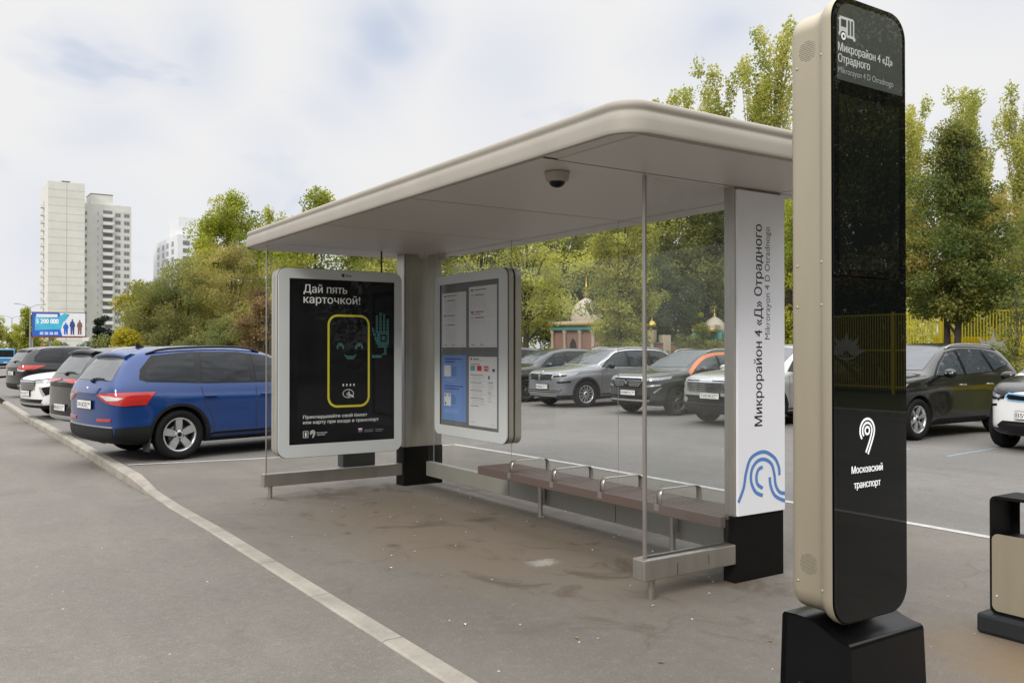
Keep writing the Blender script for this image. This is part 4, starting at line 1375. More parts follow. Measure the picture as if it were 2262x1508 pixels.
def car(name, label, cat, loc, rz, spec):
    g = spec.get
    sx, sy, sz = g('L', 4.7) / 4.67, g('W', 1.88) / 1.88, g('H', 1.66) / 1.655
    st = [(x * sx, z0, w * sy, zb * sz, wb * sy, zr * sz, wr_ * sy, zt * sz) for (x, z0, w, zb, wb, zr, wr_, zt) in g('st', SUV)]
    root = thing(name, label, cat, loc, rz, g('group', 'cars in the parking lot'))
    pm = g('paint')
    wr_ = g('wr', 0.355)
    wf, wb_ = g('wf', 1.43) , g('wb', -1.36)
    V, F0, F1, bvh = body_mesh(st, (wf, wb_), wr_, g('bow', 0.13), g('shoulder', 0.15), pm, g('flare', 0.012))
    S = lambda x: x * sx
    B = MB()
    B.add(V, F0, pm, True)
    B.add(V, F1, M_well, False)
    side = lambda pts, s_: [(S(a), s_ * 0.9, c * sz) for a, c in pts]
    xf, xb = st[0][0], st[-1][0]
    hw = max(r_[2] for r_ in st)
    both = (1, -1)
    # shut lines and fuel flap drawn into the body skin
    seams_ = g('seams', [[(0.86, 1.0), (0.90, 0.70), (0.86, 0.36)], [(-0.14, 1.03), (-0.16, 0.7), (-0.15, 0.34)], [(-1.02, 1.04), (-0.98, 0.80), (-0.86, 0.58), (-0.84, 0.36)], [(0.86, 0.335), (-0.84, 0.335)]])
    for s_ in both:
        for ln in seams_:
            project(B, bvh, side(strip([tuple(p) for p in catmull(ln, 4)] if len(ln) > 2 else ln, 0.009), s_), (0, s_, 0), 0.0035, M_gap, 0.05, False)
    for s_ in both:                                   # bonnet edge
        project(B, bvh, [(a, c * s_, 0) for a, c in strip([(xf - 0.22, 0.66 * sy), (S(1.6), 0.80 * sy), (S(1.02), 0.815 * sy)], 0.010)], (0, 0, 1), 0.0035, M_gap, 0.05, False)
    for cr_ in g('creases', []):
        for s_ in both:
            project(B, bvh, side(strip(cr_, 0.016), s_), (0, s_, 0), 0.002, pm, 0.12, False)
    B.build('body', root)
    # lower cladding and arch lips
    cl = g('clad', M_clad)
    h_ = g('cladh', 0.37)
    for s_ in both:
        b = MB()
        x0, x1 = wf - wr_ * 1.2, wb_ + wr_ * 1.2
        project(b, bvh, [(x0, s_, 0.23), (x0, s_, h_ - 0.03), (x0 - 0.1, s_, h_), (x1 + 0.1, s_, h_), (x1, s_, h_ - 0.03), (x1, s_, 0.23)], (0, s_, 0), 0.008, cl)
        if g('arch', True):
            for wx in (wf, wb_):
                ri, ro = wr_ * 1.15, wr_ * 1.15 + g('archw', 0.055)
                a0 = -0.25
                P = [(wx + math.cos(q) * ro, s_, wr_ + math.sin(q) * ro) for q in np.linspace(a0, math.pi - a0, 21)] + [(wx + math.cos(q) * ri, s_, wr_ + math.sin(q) * ri) for q in np.linspace(math.pi - a0, a0, 21)]
                project(b, bvh, P, (0, s_, 0), 0.010, cl, 0.07, True, True, 0.03)
        b.build('side_cladding', root)
    for nm, sgn, hh in (('front_bumper', 1, g('fb', 0.40)), ('rear_bumper', -1, g('rb', 0.47))):
        b = MB()
        wx = wf if sgn > 0 else wb_
        xe = xf if sgn > 0 else -xb
        for s_ in both:
            xs_ = (abs(wx) + wr_ * 1.2)
            pts = [(sgn * xs_, s_, 0.24), (sgn * (xe - 0.10), s_, 0.27), (sgn * (xe - 0.10), s_, hh), (sgn * xs_, s_, hh + 0.02)]
            project(b, bvh, pts, (0, s_, 0), 0.014, cl, 0.05)
        yy = 0.80 * sy
        project(b, bvh, [(0, -yy, 0.27), (0, yy, 0.27), (0, yy, hh), (0, -yy, hh)], (sgn, 0, 0), 0.014, cl, 0.05)
        b.build(nm, root)
    # side glazing: black surround, then the panes
    dlo = g('dlo', [(0.86, 1.075), (0.50, 1.315), (0.16, 1.488), (-0.35, 1.548), (-1.10, 1.548), (-1.66, 1.495), (-1.86, 1.30), (-1.90, 1.16), (-1.80, 1.125), (-0.9, 1.085)])
    panes = g('panes', [[(0.76, 1.095), (0.45, 1.30), (0.14, 1.46), (-0.12, 1.505), (-0.12, 1.095)], [(-0.22, 1.095), (-0.22, 1.512), (-0.60, 1.525), (-0.94, 1.525), (-1.00, 1.10)], [(-1.10, 1.108), (-1.05, 1.52), (-1.60, 1.465), (-1.78, 1.30), (-1.83, 1.165), (-1.75, 1.14)]])
    for s_ in both:
        b = MB()
        project(b, bvh, side(dlo, s_), (0, s_, 0), 0.004, M_trim, 0.08)
        if g('dlo_chrome'):
            cp = catmull(dlo, 4, True)
            bot = g('dlo_chrome')
            project(b, bvh, side(strip([tuple(p) for p in cp[:int(len(cp) * bot)]], 0.014), s_), (0, s_, 0), 0.007, M_chrome, 0.08)
        b.build('window_surround', root)
        for P in panes:
            b = MB()
            project(b, bvh, side(P, s_), (0, s_, 0), 0.008, g('sglass', M_cg), 0.08)
            b.build('side_window', root)
    # windscreen and rear window
    ws = g('ws', [(-0.68, 1.165), (0.68, 1.165), (0.60, 1.42), (0.535, 1.545), (0.0, 1.572), (-0.535, 1.545), (-0.60, 1.42)])
    b = MB()
    wx_ = S(0.55)
    project(b, bvh, [(wx_, y * sy, z * sz) for y, z in ws], (0.85, 0, 0.52) if False else (1, 0, 0), 0.006, M_cg2, 0.09)
    b.build('windscreen', root)
    rw = g('rw', [(-0.63, 1.145), (0.63, 1.145), (0.575, 1.33), (0.52, 1.50), (-0.52, 1.50), (-0.575, 1.33)])
    b = MB()
    project(b, bvh, [(-2, y * sy, z * sz) for y, z in rw], (-1, 0, 0), 0.006, g('rglass', M_cg), 0.09)
    b.build('rear_window', root)
    # roof rails, spoiler, mirrors, handles
    if g('rails', True):
        for s_ in both:
            b = MB()
            pts = []
            for x in np.linspace(S(0.05), S(-1.72), 12):
                hit = bvh.ray_cast(Vector((x, s_ * 0.60 * sy, 3)), -Z)[0]
                e = 0.0 if x in (S(0.05),) else 0
                k = min(1, min(abs(x - S(0.05)), abs(x - S(-1.72))) / 0.25)
                pts.append(hit + Vector((0, 0, 0.004 + 0.042 * math.sqrt(k))))
            b.tube(pts, 0.017, g('railm', M_trim), 8)
            b.build('roof_rail', root)
    if g('spoiler', True):
        b = MB()
        V_ = []
        zs_ = g('spz', 1.575) * sz
        xs_ = S(g('spx', -1.90))
        for y in np.linspace(-0.56, 0.56, 9):
            c = 0.05 * (y / 0.56) ** 2
            V_.append([Vector((xs_ + 0.14, y * sy, zs_ - 0.03 - c * 0.8)), Vector((xs_ - 0.02, y * sy, zs_ - 0.010 - c * 0.8)), Vector((xs_ - 0.155 + c, y * sy, zs_ - 0.050 - c * 0.8)), Vector((xs_ - 0.15 + c, y * sy, zs_ - 0.075 - c * 0.8)), Vector((xs_ - 0.02, y * sy, zs_ - 0.10 - c * 0.8))])
        b.loft(V_, g('spm', pm), True, True, True)
        b.build('spoiler', root)
    for s_ in both:
        b = MB()
        mx, mz = S(0.66), g('mz', 1.12) * sz
        my = s_ * 0.93 * sy
        b.ell((mx, my + s_ * 0.12, mz), (0.075, 0.125, 0.078), g('mirm', pm), 16, 10)
        b.ell((mx - 0.012, my + s_ * 0.12, mz - 0.025), (0.07, 0.118, 0.06), M_trim, 16, 10)
        b.box(mx - 0.03, mx + 0.04, min(my - s_ * 0.06, my + s_ * 0.06), max(my - s_ * 0.06, my + s_ * 0.06), mz - 0.07, mz - 0.03, M_trim, 0.01)
        if g('mirc'):
            b.box(mx + 0.045, mx + 0.072, min(my + s_ * .06, my + s_ * .21), max(my + s_ * .06, my + s_ * .21), mz - 0.012, mz + 0.008, M_chrome, 0.005)
        b.build('wing_mirror', root)
        for hx in (g('h1', 0.02), g('h2', -0.90)):
            hit, nrm, *_ = bvh.ray_cast(Vector((S(hx), s_ * 3, g('hz', 0.905) * sz)), Vector((0, -s_, 0)))
            b = MB()
            b.box(hit.x - 0.10, hit.x + 0.10, hit.y - 0.022 + s_ * 0.008, hit.y + 0.022 + s_ * 0.008, hit.z - 0.014, hit.z + 0.014, g('hm', pm), 0.011)
            b.ell((hit.x - 0.02, hit.y, hit.z - 0.003), (0.06, 0.012, 0.028), M_trim, 10, 6)
            b.build('door_handle', root)
    # wheels
    rimr = g('rim', 0.235)
    for wx in (wf, wb_):
        for s_ in both:
            wheel(root, wx, s_ * (hw - 0.125), wr_, rimr, 0.23, g('wstyle', 'five'), g('rimm', M_rims), s_, g('steer', 0) if wx == wf else 0)
    # lamps, grille, plates and everything drawn on the nose and tail
    F_ = lambda pts, s_=1: [(2, y * sy * s_, z * sz) for y, z in pts]
    for part, layers in g('front', []):
        for s_ in (both if part.endswith('*') else (1,)):
            b = MB()
            for pts, m_, off, *dd in layers:
                d = dd[0] if dd else (1, 0, 0)
                d = (d[0], d[1] * s_, d[2])
                P = [((p[0] * sx, p[1] * sy * s_, p[2] * sz) if len(p) == 3 else (2, p[0] * sy * s_, p[1] * sz)) for p in pts]
                project(b, bvh, P, d, off, m_, 0.05, True, True, off + 0.006)
            if b.v: b.build(part.rstrip('*'), root)
    for part, layers in g('rear', []):
        for s_ in (both if part.endswith('*') else (1,)):
            b = MB()
            for pts, m_, off, *dd in layers:
                d = dd[0] if dd else (-1, 0, 0)
                d = (d[0], d[1] * s_, d[2])
                P = [((p[0] * sx, p[1] * sy * s_, p[2] * sz) if len(p) == 3 else (-2, p[0] * sy * s_, p[1] * sz)) for p in pts]
                project(b, bvh, P, d, off, m_, 0.05, True, True, off + 0.006)
            if b.v: b.build(part.rstrip('*'), root)
    for sgn, txt, z in ((1, g('pf'), g('pfz', 0.53)), (-1, g('pr'), g('prz', 0.78))):
        if txt is None: continue
        py = g('pfy', 0.0) if sgn > 0 else 0
        z *= sz
        hit = bvh.ray_cast(Vector((sgn * 4, py, z)), Vector((-sgn, 0, 0)))[0]
        b = MB()
        x = hit.x + sgn * 0.022
        b.box(min(x, x - sgn * 0.03), max(x, x - sgn * 0.03), py - 0.27, py + 0.27, z - 0.064, z + 0.064, M_trim, 0.004)
        b.box(min(x + sgn * .003, x), max(x + sgn * .003, x), py - 0.262, py + 0.262, z - 0.056, z + 0.056, M_plate, 0.001)
        u = Y * sgn
        fr_ = ((x + sgn * 0.003, py, z), u, Z, X * sgn)
        b.text(txt[0], (-0.25, -0.036), 0.072, *fr_, 0.0006, M_txtk, width=0.36, bold=0.02)
        b.text(txt[1], (0.138, -0.008), 0.044, *fr_, 0.0006, M_txtk, width=0.095, bold=0.02)
        b.rect(0.122, 0.126, -0.05, 0.05, *fr_, 0.0006, M_txtk)
        b.text('RUS', (0.140, -0.045), 0.020, *fr_, 0.0006, M_txtk, width=0.045)
        b.build('number_plate', root)
    if g('wiper'):
        b = MB()
        P = []
        for y in np.linspace(0.05, 0.42, 6):
            hit = bvh.ray_cast(Vector((-4, -y * sy, (1.155 + 0.02 * math.sin(y * 6)) * sz)), X)[0]
            P.append(hit + Vector((-0.03, 0, 0.0)))
        b.tube(P, 0.012, M_trim, 6)
        hit = bvh.ray_cast(Vector((-4, -0.05, 1.13 * sz)), X)[0]
        b.ell((hit.x - 0.01, -0.05, 1.135 * sz), (0.035, 0.05, 0.03), M_trim, 10, 6)
        b.build('rear_wiper', root)
    if g('antenna'):
        hit = bvh.ray_cast(Vector((S(-1.55), 0, 4)), -Z)[0]
        b = MB()
        b.loft([[hit + Vector((0.09, 0, -.01)), hit + Vector((0.02, .022, -.01)), hit + Vector((-0.07, .018, -.01)), hit + Vector((-0.07, -.018, -.01)), hit + Vector((0.02, -.022, -.01))],
                [hit + Vector((-0.03, 0, .07)), hit + Vector((-0.045, .006, .07)), hit + Vector((-0.07, .006, .07)), hit + Vector((-0.07, -.006, .07)), hit + Vector((-0.045, -.006, .07))]], M_trim, False)
        b.build('antenna', root)
    for fn in g('extra', []):
        fn(root, bvh, sx, sy, sz)
    return root

def badge(sgn, z, y=0.0, r_=0.045, m=None):
    def fn(root, bvh, sx, sy, sz):
        hit, nrm, *_ = bvh.ray_cast(Vector((sgn * 4, y, z * sz)), Vector((-sgn, 0, 0)))
        b = MB()
        b.lathe([(r_, -0.01), (r_, 0.006), (r_ * 0.8, 0.012), (r_ * 0.74, 0.008), (0, 0.009)], hit, Vector((sgn, 0, 0)), m or M_chrome, 20)
        b.build('badge', root)
    return fn

def mudflap(root, bvh, sx, sy, sz):
    for s_ in (1, -1):
        b = MB()
        b.box(-1.36 - 0.44, -1.36 - 0.425, s_ * 0.80 - 0.11, s_ * 0.80 + 0.11, 0.14, 0.42, M_dark, 0.004, rot=Matrix.Rotation(0.12, 3, 'Y'))
        b.build('mud_flap', root)

RD = (-0.80, 0.60, 0)       # oblique direction onto the rear corner
FD = (0.80, 0.60, 0)        # oblique direction onto the front corner
P_blue = paint('royal blue metallic paint', (0.003, 0.036, 0.165), 0.15, 0.34, 0.06)
P_grey = paint('steel grey metallic paint', (0.19, 0.195, 0.215), 0.4, 0.34, 0.15)
P_black = paint('black paint metallic', (0.004, 0.004, 0.005), 0.0, 0.35, 0.05)
P_dgrey = paint('charcoal paint', (0.035, 0.036, 0.042), 0.5, 0.30)
P_silv = paint('silver paint', (0.44, 0.44, 0.43), 0.35, 0.36, 0.15)
P_white = paint('white paint', (0.74, 0.74, 0.74), 0.0, 0.30)
P_nblack = paint('glossy black paint', (0.003, 0.0035, 0.0035), 0.0, 0.3, 0.03)

# ---- blue SUV, tail to the kerb
blue = dict(paint=P_blue, L=4.70, W=1.88, H=1.66, wf=1.43, wb=-1.36, wr=0.36, rim=0.252, wstyle='five', bow=0.16,
    rglass=carglass('sky sheen rear glass', (0.11, 0.115, 0.12), 0.06, 1.0), wiper=True, antenna=True, pr=('Х418ОВ', '799'), prz=0.80, rb=0.50, archw=0.042,  # rear glass base colour lightened to stand for the sky's reflection
    rear=[('taillight*', [([(-2.20, .80, .985), (-2.30, .42, .965), (-2.32, .40, .94), (-2.25, .62, .84), (-2.10, .88, .80), (-1.86, .93, .81), (-1.74, .93, .985)], M_tail, 0.012, RD),
                          ([(-2.305, .47, .945), (-2.25, .66, .87), (-2.16, .83, .875), (-2.12, .87, .905), (-2.22, .72, .935)], M_tailw, 0.017, RD)]),
          ('tailgate_trim', [([(-.40, .965), (.40, .965), (.44, 1.035), (-.44, 1.035)], P_blue, 0.014)]),
          ('rear_reflector*', [([(.40, .575), (.76, .585), (.78, .625), (.40, .615)], M_tail, 0.012)]),
          ('bumper_trim', [([(-.80, .47), (.80, .47), (.80, .515), (-.80, .515)], M_silvtrim, 0.013)])],
    creases=[[(1.9, .87), (0.9, .90), (-0.3, .90), (-1.6, .92)]],
    front=[('headlight*', [([(2.2, .5, .86), (1.75, .92, .92), (1.8, .92, .84), (2.25, .5, .74)], M_head, 0.008, FD)]), ('grille', [([(-.5, .84), (.5, .84), (.45, .68), (-.45, .68)], M_trim, 0.01)])],
    extra=[badge(-1, 1.01, 0, 0.04), mudflap], group='cars in the parking lot')
cb_ = car('parked_car', 'blue SUV parked tail to the kerb beside the bus shelter', 'car', (4.24, 14.40, 0), R(11.5), blue)

# ---- the row on the far side of the car park, noses towards the road
HL = lambda m=None: ('headlight*', [([(2.30, .50, .885), (2.05, .84, .925), (1.72, .925, .955), (1.86, .93, .86), (2.10, .83, .81), (2.30, .52, .78)], M_head, 0.010, FD),
                                    ([(2.28, .54, .855), (2.08, .80, .88), (2.0, .85, .86), (2.12, .79, .83), (2.28, .54, .805)], M_trim, 0.013, FD)])
def bars(n, y0, y1, z0, z1, w, m, off, vertical=True):
    L_ = []
    for k in range(n):
        t = (k + 0.5) / n
        if vertical:
            y = y0 + (y1 - y0) * t
            L_.append(([(y - w / 2, z0), (y + w / 2, z0), (y + w / 2, z1), (y - w / 2, z1)], m, off))
        else:
            z = z0 + (z1 - z0) * t
            L_.append(([(y0, z - w / 2), (y1, z - w / 2), (y1, z + w / 2), (y0, z + w / 2)], m, off))
    return L_
TLr = [('taillight*', [([(-2.20, .80, 1.0), (-2.30, .45, .98), (-2.25, .62, .86), (-2.10, .88, .84), (-1.86, .93, .85), (-1.80, .93, .99)], M_tail, 0.012, RD)])]
grey = dict(paint=P_grey, L=4.70, W=1.88, H=1.67, wf=1.43, wb=-1.36, wr=0.36, rim=0.25, wstyle='multi', railm=M_silvtrim, dlo_chrome=1.0, sglass=carglass('blue grey car glass', (0.03, 0.036, 0.045)),
    fb=0.33, pf=('К808КУ', '790'), pfz=0.56, pfy=0.10, pr=None, rear=TLr, mirm=M_trim,
    front=[HL(), ('grille', [([(-.54, .905), (.54, .905), (.52, .83), (.40, .70), (-.40, .70), (-.52, .83)], M_chrome, 0.012), ([(-.505, .89), (.505, .89), (.485, .83), (.375, .725), (-.375, .725), (-.485, .83)], M_trim, 0.018)]
             + bars(20, -.47, .47, .735, .885, .016, M_rimd, 0.024) + [([(-.045, .90), (.045, .90), (.035, .72), (-.035, .72)], P_grey, 0.028)]),
           ('fog_light*', [([(2.25, .62, .70), (1.95, .90, .72), (1.98, .90, .675), (2.2, .66, .65)], M_trim, 0.008, FD)]),
           ('lower_intake', [([(-.78, .50), (.78, .50), (.74, .40), (-.74, .40)], M_trim, 0.008)] + bars(3, -.76, .76, .36, .515, .016, M_silvtrim, 0.015, False)),
           ('bumper_trim', [([(-.62, .30), (.62, .30), (.66, .345), (-.66, .345)], M_silvtrim, 0.014)])],
    creases=[[(1.9, .87), (0.9, .90), (-0.3, .90), (-1.6, .92)]], extra=[badge(1, .945, 0, 0.035)], steer=-0.06)
car('parked_car', 'steel grey SUV with a chrome edged slatted grille and many spoked wheels', 'car', (16.50, 19.75, 0), R(180), grey)

pat = []
for j in range(4):
    for k in range(16):
        y = -.50 + k * 0.067 + (0.033 if j % 2 else 0)
        z = .855 - j * 0.042
        if abs(y) > .085 and abs(y) < .53 - j * 0.03:
            pat.append(([(y - .021, z - .004), (y, z - .013), (y + .021, z - .002), (y + .012, z + .012), (y - .012, z + .011)], M_rims, 0.020))
M_orange = mat('orange wrap', (0.62, 0.165, 0.04), 0.35, coat=0.5)
dark = dict(paint=P_dgrey, L=4.42, W=1.84, H=1.62, wf=1.34, wb=-1.29, wr=0.35, rim=0.245, wstyle='twin', railm=M_silvtrim, fb=0.36, pf=('Е098РК', '790'), pfz=0.555, pfy=0.06, pr=None, rear=TLr,
    sglass=M_cg2, rimm=M_rimd,
    front=[('headlight*', [([(2.30, .50, .90), (2.05, .84, .93), (1.66, .925, .965), (1.74, .93, .90), (2.05, .83, .86), (2.30, .52, .85)], M_head, 0.010, FD)]),
           ('grille', [([(-.60, .91), (.60, .91), (.56, .80), (.46, .675), (-.46, .675), (-.56, .80)], M_trim, 0.012), ([(-.62, .905), (.62, .905), (.62, .925), (-.62, .925)], M_chrome, 0.020),
                       ([(-.08, .86), (-.045, .86), (0, .80), (.045, .86), (.08, .86), (.02, .765), (-.02, .765)], M_chrome, 0.024)] + pat),
           ('fog_light*', [([(2.28, .56, .735), (2.0, .88, .77), (2.02, .88, .735), (2.25, .58, .70)], M_rims, 0.010, FD), ([(2.05, .86, .69), (1.98, .90, .69), (2.12, .80, .56), (2.16, .77, .57)], M_rims, 0.010, FD)]),
           ('lower_intake', [([(-.74, .50), (.74, .50), (.70, .40), (-.70, .40)], M_trim, 0.010)]),
           ('bumper_trim', [([(-.70, .355), (.70, .355), (.72, .395), (-.72, .395)], M_chrome, 0.016)])],
    creases=[[(1.7, .88), (0.9, .905), (-0.3, .91), (-1.6, .94)]])
def orange_pillar(root, bvh, sx, sy, sz):
    for s_ in (1, -1):
        b = MB()
        pts = [tuple(p) for p in catmull([(1.00, 1.04), (0.80, 1.185), (0.50, 1.385), (0.22, 1.51), (-0.10, 1.575), (-0.6, 1.60), (-1.3, 1.585)], 4)]
        project(b, bvh, [(a * sx, s_, c * sz) for a, c in strip(pts, 0.085)], (0, s_, 0.25), 0.010, M_orange, 0.07)
        b.build('pillar_wrap', root)
dark['extra'] = [orange_pillar]
car('parked_car', 'charcoal SUV with an orange windscreen pillar and a studded grille', 'car', (16.38, 16.18, 0), R(180), dark)

silver = dict(paint=P_silv, L=4.75, W=1.92, H=1.72, wf=1.43, wb=-1.36, wr=0.37, rim=0.235, wstyle='six', railm=M_silvtrim, fb=0.46, pf=('Т597АО', '977'), pfz=0.60, pfy=0.10, pr=None, rear=TLr,
    front=[('headlight*', [([(2.28, .64, .93), (2.05, .86, .955), (1.80, .925, .965), (1.86, .93, .86), (2.05, .85, .80), (2.28, .65, .79)], M_head, 0.010, FD)]),
           ('grille', [([(-.66, .955), (.66, .955), (.64, .80), (.52, .665), (-.52, .665), (-.64, .80)], M_chrome, 0.010), ([(-.625, .935), (.625, .935), (.605, .80), (.50, .69), (-.50, .69), (-.605, .80)], M_trim, 0.016)]
            + bars(6, -.60, .60, .695, .93, .020, M_chrome, 0.026, False) + [([(-.17, .865), (.17, .865), (.17, .895), (-.17, .895)], M_rims, 0.036)]),
           ('fog_light*', [([(2.1, .80, .70), (1.95, .92, .72), (2.0, .90, .52), (2.2, .72, .50)], M_trim, 0.010, FD), ([(2.06, .83, .64), (1.99, .89, .65), (2.02, .88, .60), (2.10, .80, .59)], M_head, 0.016, FD)]),
           ('lower_intake', [([(-.68, .60), (.68, .60), (.60, .45), (-.60, .45)], M_trim, 0.010)]),
           ('bumper_trim*', [([(.60, .56), (.82, .50), (.82, .455), (.56, .49)], M_rims, 0.014)])],
    extra=[])
car('parked_car', 'silver SUV with a wide chrome barred grille partly behind the white name panel', 'car', (15.9, 12.95, 0), R(180), silver)

blk = dict(paint=P_nblack, L=4.70, W=1.89, H=1.72, wf=1.42, wb=-1.33, wr=0.365, rim=0.25, wstyle='six', railm=M_silvtrim, pf=('С214МА', '777'), pr=None, rear=TLr, mirc=True, hm=M_chrome, rimm=M_rims, cladh=0.34, arch=False,
    sglass=M_cg2, front=[HL(), ('grille', [([(-.5, .88), (.5, .88), (.42, .74), (-.42, .74)], M_chrome, 0.01), ([(-.47, .86), (.47, .86), (.40, .76), (-.40, .76)], M_trim, 0.016)]), ('lower_intake', [([(-.7, .5), (.7, .5), (.6, .38), (-.6, .38)], M_trim, 0.01)])],
    dlo=[(0.86, 1.055), (0.50, 1.30), (0.16, 1.478), (-0.35, 1.538), (-1.10, 1.530), (-1.60, 1.46), (-1.90, 1.27), (-1.80, 1.22), (-1.2, 1.12), (-0.9, 1.10)],
    panes=[[(0.76, 1.08), (0.45, 1.285), (0.14, 1.45), (-0.12, 1.495), (-0.12, 1.085)], [(-0.22, 1.088), (-0.22, 1.502), (-0.60, 1.512), (-0.98, 1.508), (-1.12, 1.125)], [(-1.22, 1.145), (-1.08, 1.505), (-1.58, 1.43), (-1.82, 1.27), (-1.76, 1.245)]],
    creases=[[(1.9, .88), (0.9, .92), (-0.3, .93), (-1.6, .98)], [(0.8, .40), (-0.8, .46)]], extra=[])
car('parked_car', 'glossy black SUV with silver roof rails beside the totem', 'car', (15.88, 9.74, 0), R(180), blk)

I3 = [(2.00, .36, .56, .80, .55, .86, .52, .88), (1.96, .28, .70, .88, .68, .96, .62, .98), (1.78, .22, .80, .96, .78, 1.045, .70, 1.07), (1.45, .20, .86, 1.02, .82, 1.10, .72, 1.135), (1.20, .20, .875, 1.04, .83, 1.13, .72, 1.17),
      (0.85, .20, .885, 1.05, .84, 1.31, .68, 1.38), (0.45, .20, .888, 1.04, .845, 1.48, .62, 1.53), (0.0, .20, .888, 1.02, .845, 1.53, .60, 1.585), (-0.7, .20, .888, 1.02, .845, 1.52, .60, 1.575), (-1.25, .21, .885, 1.06, .84, 1.47, .59, 1.53),
      (-1.62, .24, .87, 1.08, .82, 1.38, .60, 1.43), (-1.85, .28, .83, 1.06, .79, 1.12, .70, 1.15), (-1.98, .34, .76, .92, .72, .98, .66, .99)]
M_i3b = mat('pale blue trim', (0.20, 0.45, 0.68), 0.3, coat=0.5)
def i3_top(root, bvh, sx, sy, sz):
    b = MB()
    project(b, bvh, [(1.955, -.58, .93), (1.955, .58, .93), (1.80, .70, 1.0), (1.62, .765, 1.03), (1.24, .80, 1.13), (1.24, -.80, 1.13), (1.62, -.765, 1.03), (1.80, -.70, 1.0)], (.45, 0, 1), 0.012, P_nblack, 0.045)
    b.build('bonnet', root)
    b = MB()
    project(b, bvh, [(0.42, -.58, 0), (0.42, .58, 0), (-1.6, .58, 0), (-1.6, -.58, 0)], (0, 0, 1), 0.010, P_nblack, 0.06)
    b.build('roof', root)
small = dict(st=I3, paint=P_white, L=4.67, W=1.88, H=1.655, wf=1.30, wb=-1.27, wr=0.35, rim=0.25, wstyle='twin', rails=False, spoiler=False, bow=0.22, clad=M_trim, cladh=0.34, arch=False, fb=0.36, rb=0.5, pf=('В592ОР', '797'), pfz=0.575, pr=None, mirm=P_nblack, mz=1.14, hz=.93,
    dlo=[(1.02, 1.10), (0.80, 1.25), (0.46, 1.43), (0.0, 1.49), (-0.7, 1.485), (-1.25, 1.43), (-1.5, 1.30), (-1.4, 1.14), (-0.75, 1.06)], panes=[[(0.94, 1.12), (0.76, 1.24), (0.42, 1.40), (-0.05, 1.455), (-0.05, 1.09)], [(-0.15, 1.09), (-0.15, 1.455), (-0.7, 1.45), (-1.2, 1.40), (-1.4, 1.28), (-1.3, 1.16), (-0.72, 1.09)]],
    ws=[(-0.66, 1.20), (0.66, 1.20), (0.60, 1.38), (0.53, 1.50), (0.0, 1.525), (-0.53, 1.50), (-0.60, 1.38)], rw=[(-.55, 1.15), (.55, 1.15), (.5, 1.40), (-.5, 1.40)],
    seams=[[(1.02, 1.0), (1.0, 0.6), (0.96, 0.36)], [(-0.14, 1.03), (-0.16, 0.7), (-0.15, 0.34)]], h2=-0.7,
    front=[('headlight*', [([(1.95, .46, .875), (1.80, .66, .93), (1.66, .76, .965), (1.66, .77, .84), (1.80, .67, .80), (1.93, .48, .815)], M_trim, 0.010, FD), ([(1.90, .52, .865), (1.74, .70, .915), (1.73, .71, .855), (1.88, .54, .83)], M_head, 0.015, FD)]),
           ('kidney_grille*', [([(.02, .885), (.40, .915), (.455, .86), (.40, .795), (.02, .775)], M_i3b, 0.012), ([(.045, .865), (.385, .89), (.42, .855), (.38, .815), (.045, .797)], M_trim, 0.018)]),
           ('bumper_vent*', [([(1.9, .62, .735), (1.72, .80, .72), (1.66, .83, .66), (1.70, .82, .40), (1.72, .80, .40), (1.69, .80, .66), (1.74, .77, .69), (1.9, .63, .70)], M_trim, 0.008, FD)]),
           ('lower_intake', [([(-.50, .475), (.50, .475), (.60, .40), (.56, .345), (-.56, .345), (-.60, .40)], M_trim, 0.012), ([(-.40, .445), (.40, .445), (.44, .405), (-.44, .405)], M_clad, 0.018)])],
    rear=[], extra=[i3_top, badge(1, .955, 0, 0.03)])
car('parked_car', 'small white hatchback with a black bonnet and blue edged grille', 'car', (16.02, 6.70, 0), R(180), small)

blk0 = dict(paint=P_black, L=4.5, W=1.86, H=1.62, wf=1.38, wb=-1.3, wr=0.35, rim=0.235, wstyle='twin', rimm=M_rimd, rails=False, pf=('О310ТК', '199'), pr=None, rear=TLr, front=[HL(), ('grille', [([(-.5, .88), (.5, .88), (.42, .70), (-.42, .70)], M_trim, 0.01)])], arch=False)
car('parked_car', 'black SUV without roof rails, next beyond the steel grey SUV', 'car', (16.45, 22.6, 0), R(180), blk0)

# ---- the row by the kerb beyond the blue SUV
coupe_tail = [('taillight*', [([(-2.30, .05, 1.045), (-2.28, .55, 1.045), (-2.12, .86, 1.05), (-1.9, .91, 1.05), (-1.9, .91, .97), (-2.1, .88, .93), (-2.27, .62, .955), (-2.30, .05, 1.02)], M_tail, 0.012, RD), ([(-2.27, .60, 1.01), (-2.15, .82, 1.02), (-2.15, .82, .99), (-2.27, .60, .985)], M_tailw, 0.018, RD)]),
              ('tailgate_trim', [([(-.62, .98), (.62, .98), (.60, .90), (-.60, .90)], M_trim, 0.012)]), ('rear_diffuser', [([(-.55, .55), (.55, .55), (.66, .30), (-.66, .30)], M_trim, 0.014)]), ('bumper_trim', [([(-.80, .33), (.80, .33), (.78, .385), (-.78, .385)], M_silvtrim, 0.02)])]
P_dk = paint('graphite paint', (0.045, 0.045, 0.05), 0.6, 0.3)
coupe = dict(paint=P_dk, L=4.65, W=1.88, H=1.66, wf=1.42, wb=-1.33, wr=0.365, rim=0.25, wstyle='twin', rimm=M_rimd, railm=M_silvtrim, pf=None, pr=('М505КХ', '797'), prz=0.53, rb=0.36, rear=coupe_tail, wiper=True, rglass=blue['rglass'], spm=M_trim, spz=1.60, front=blue['front'])
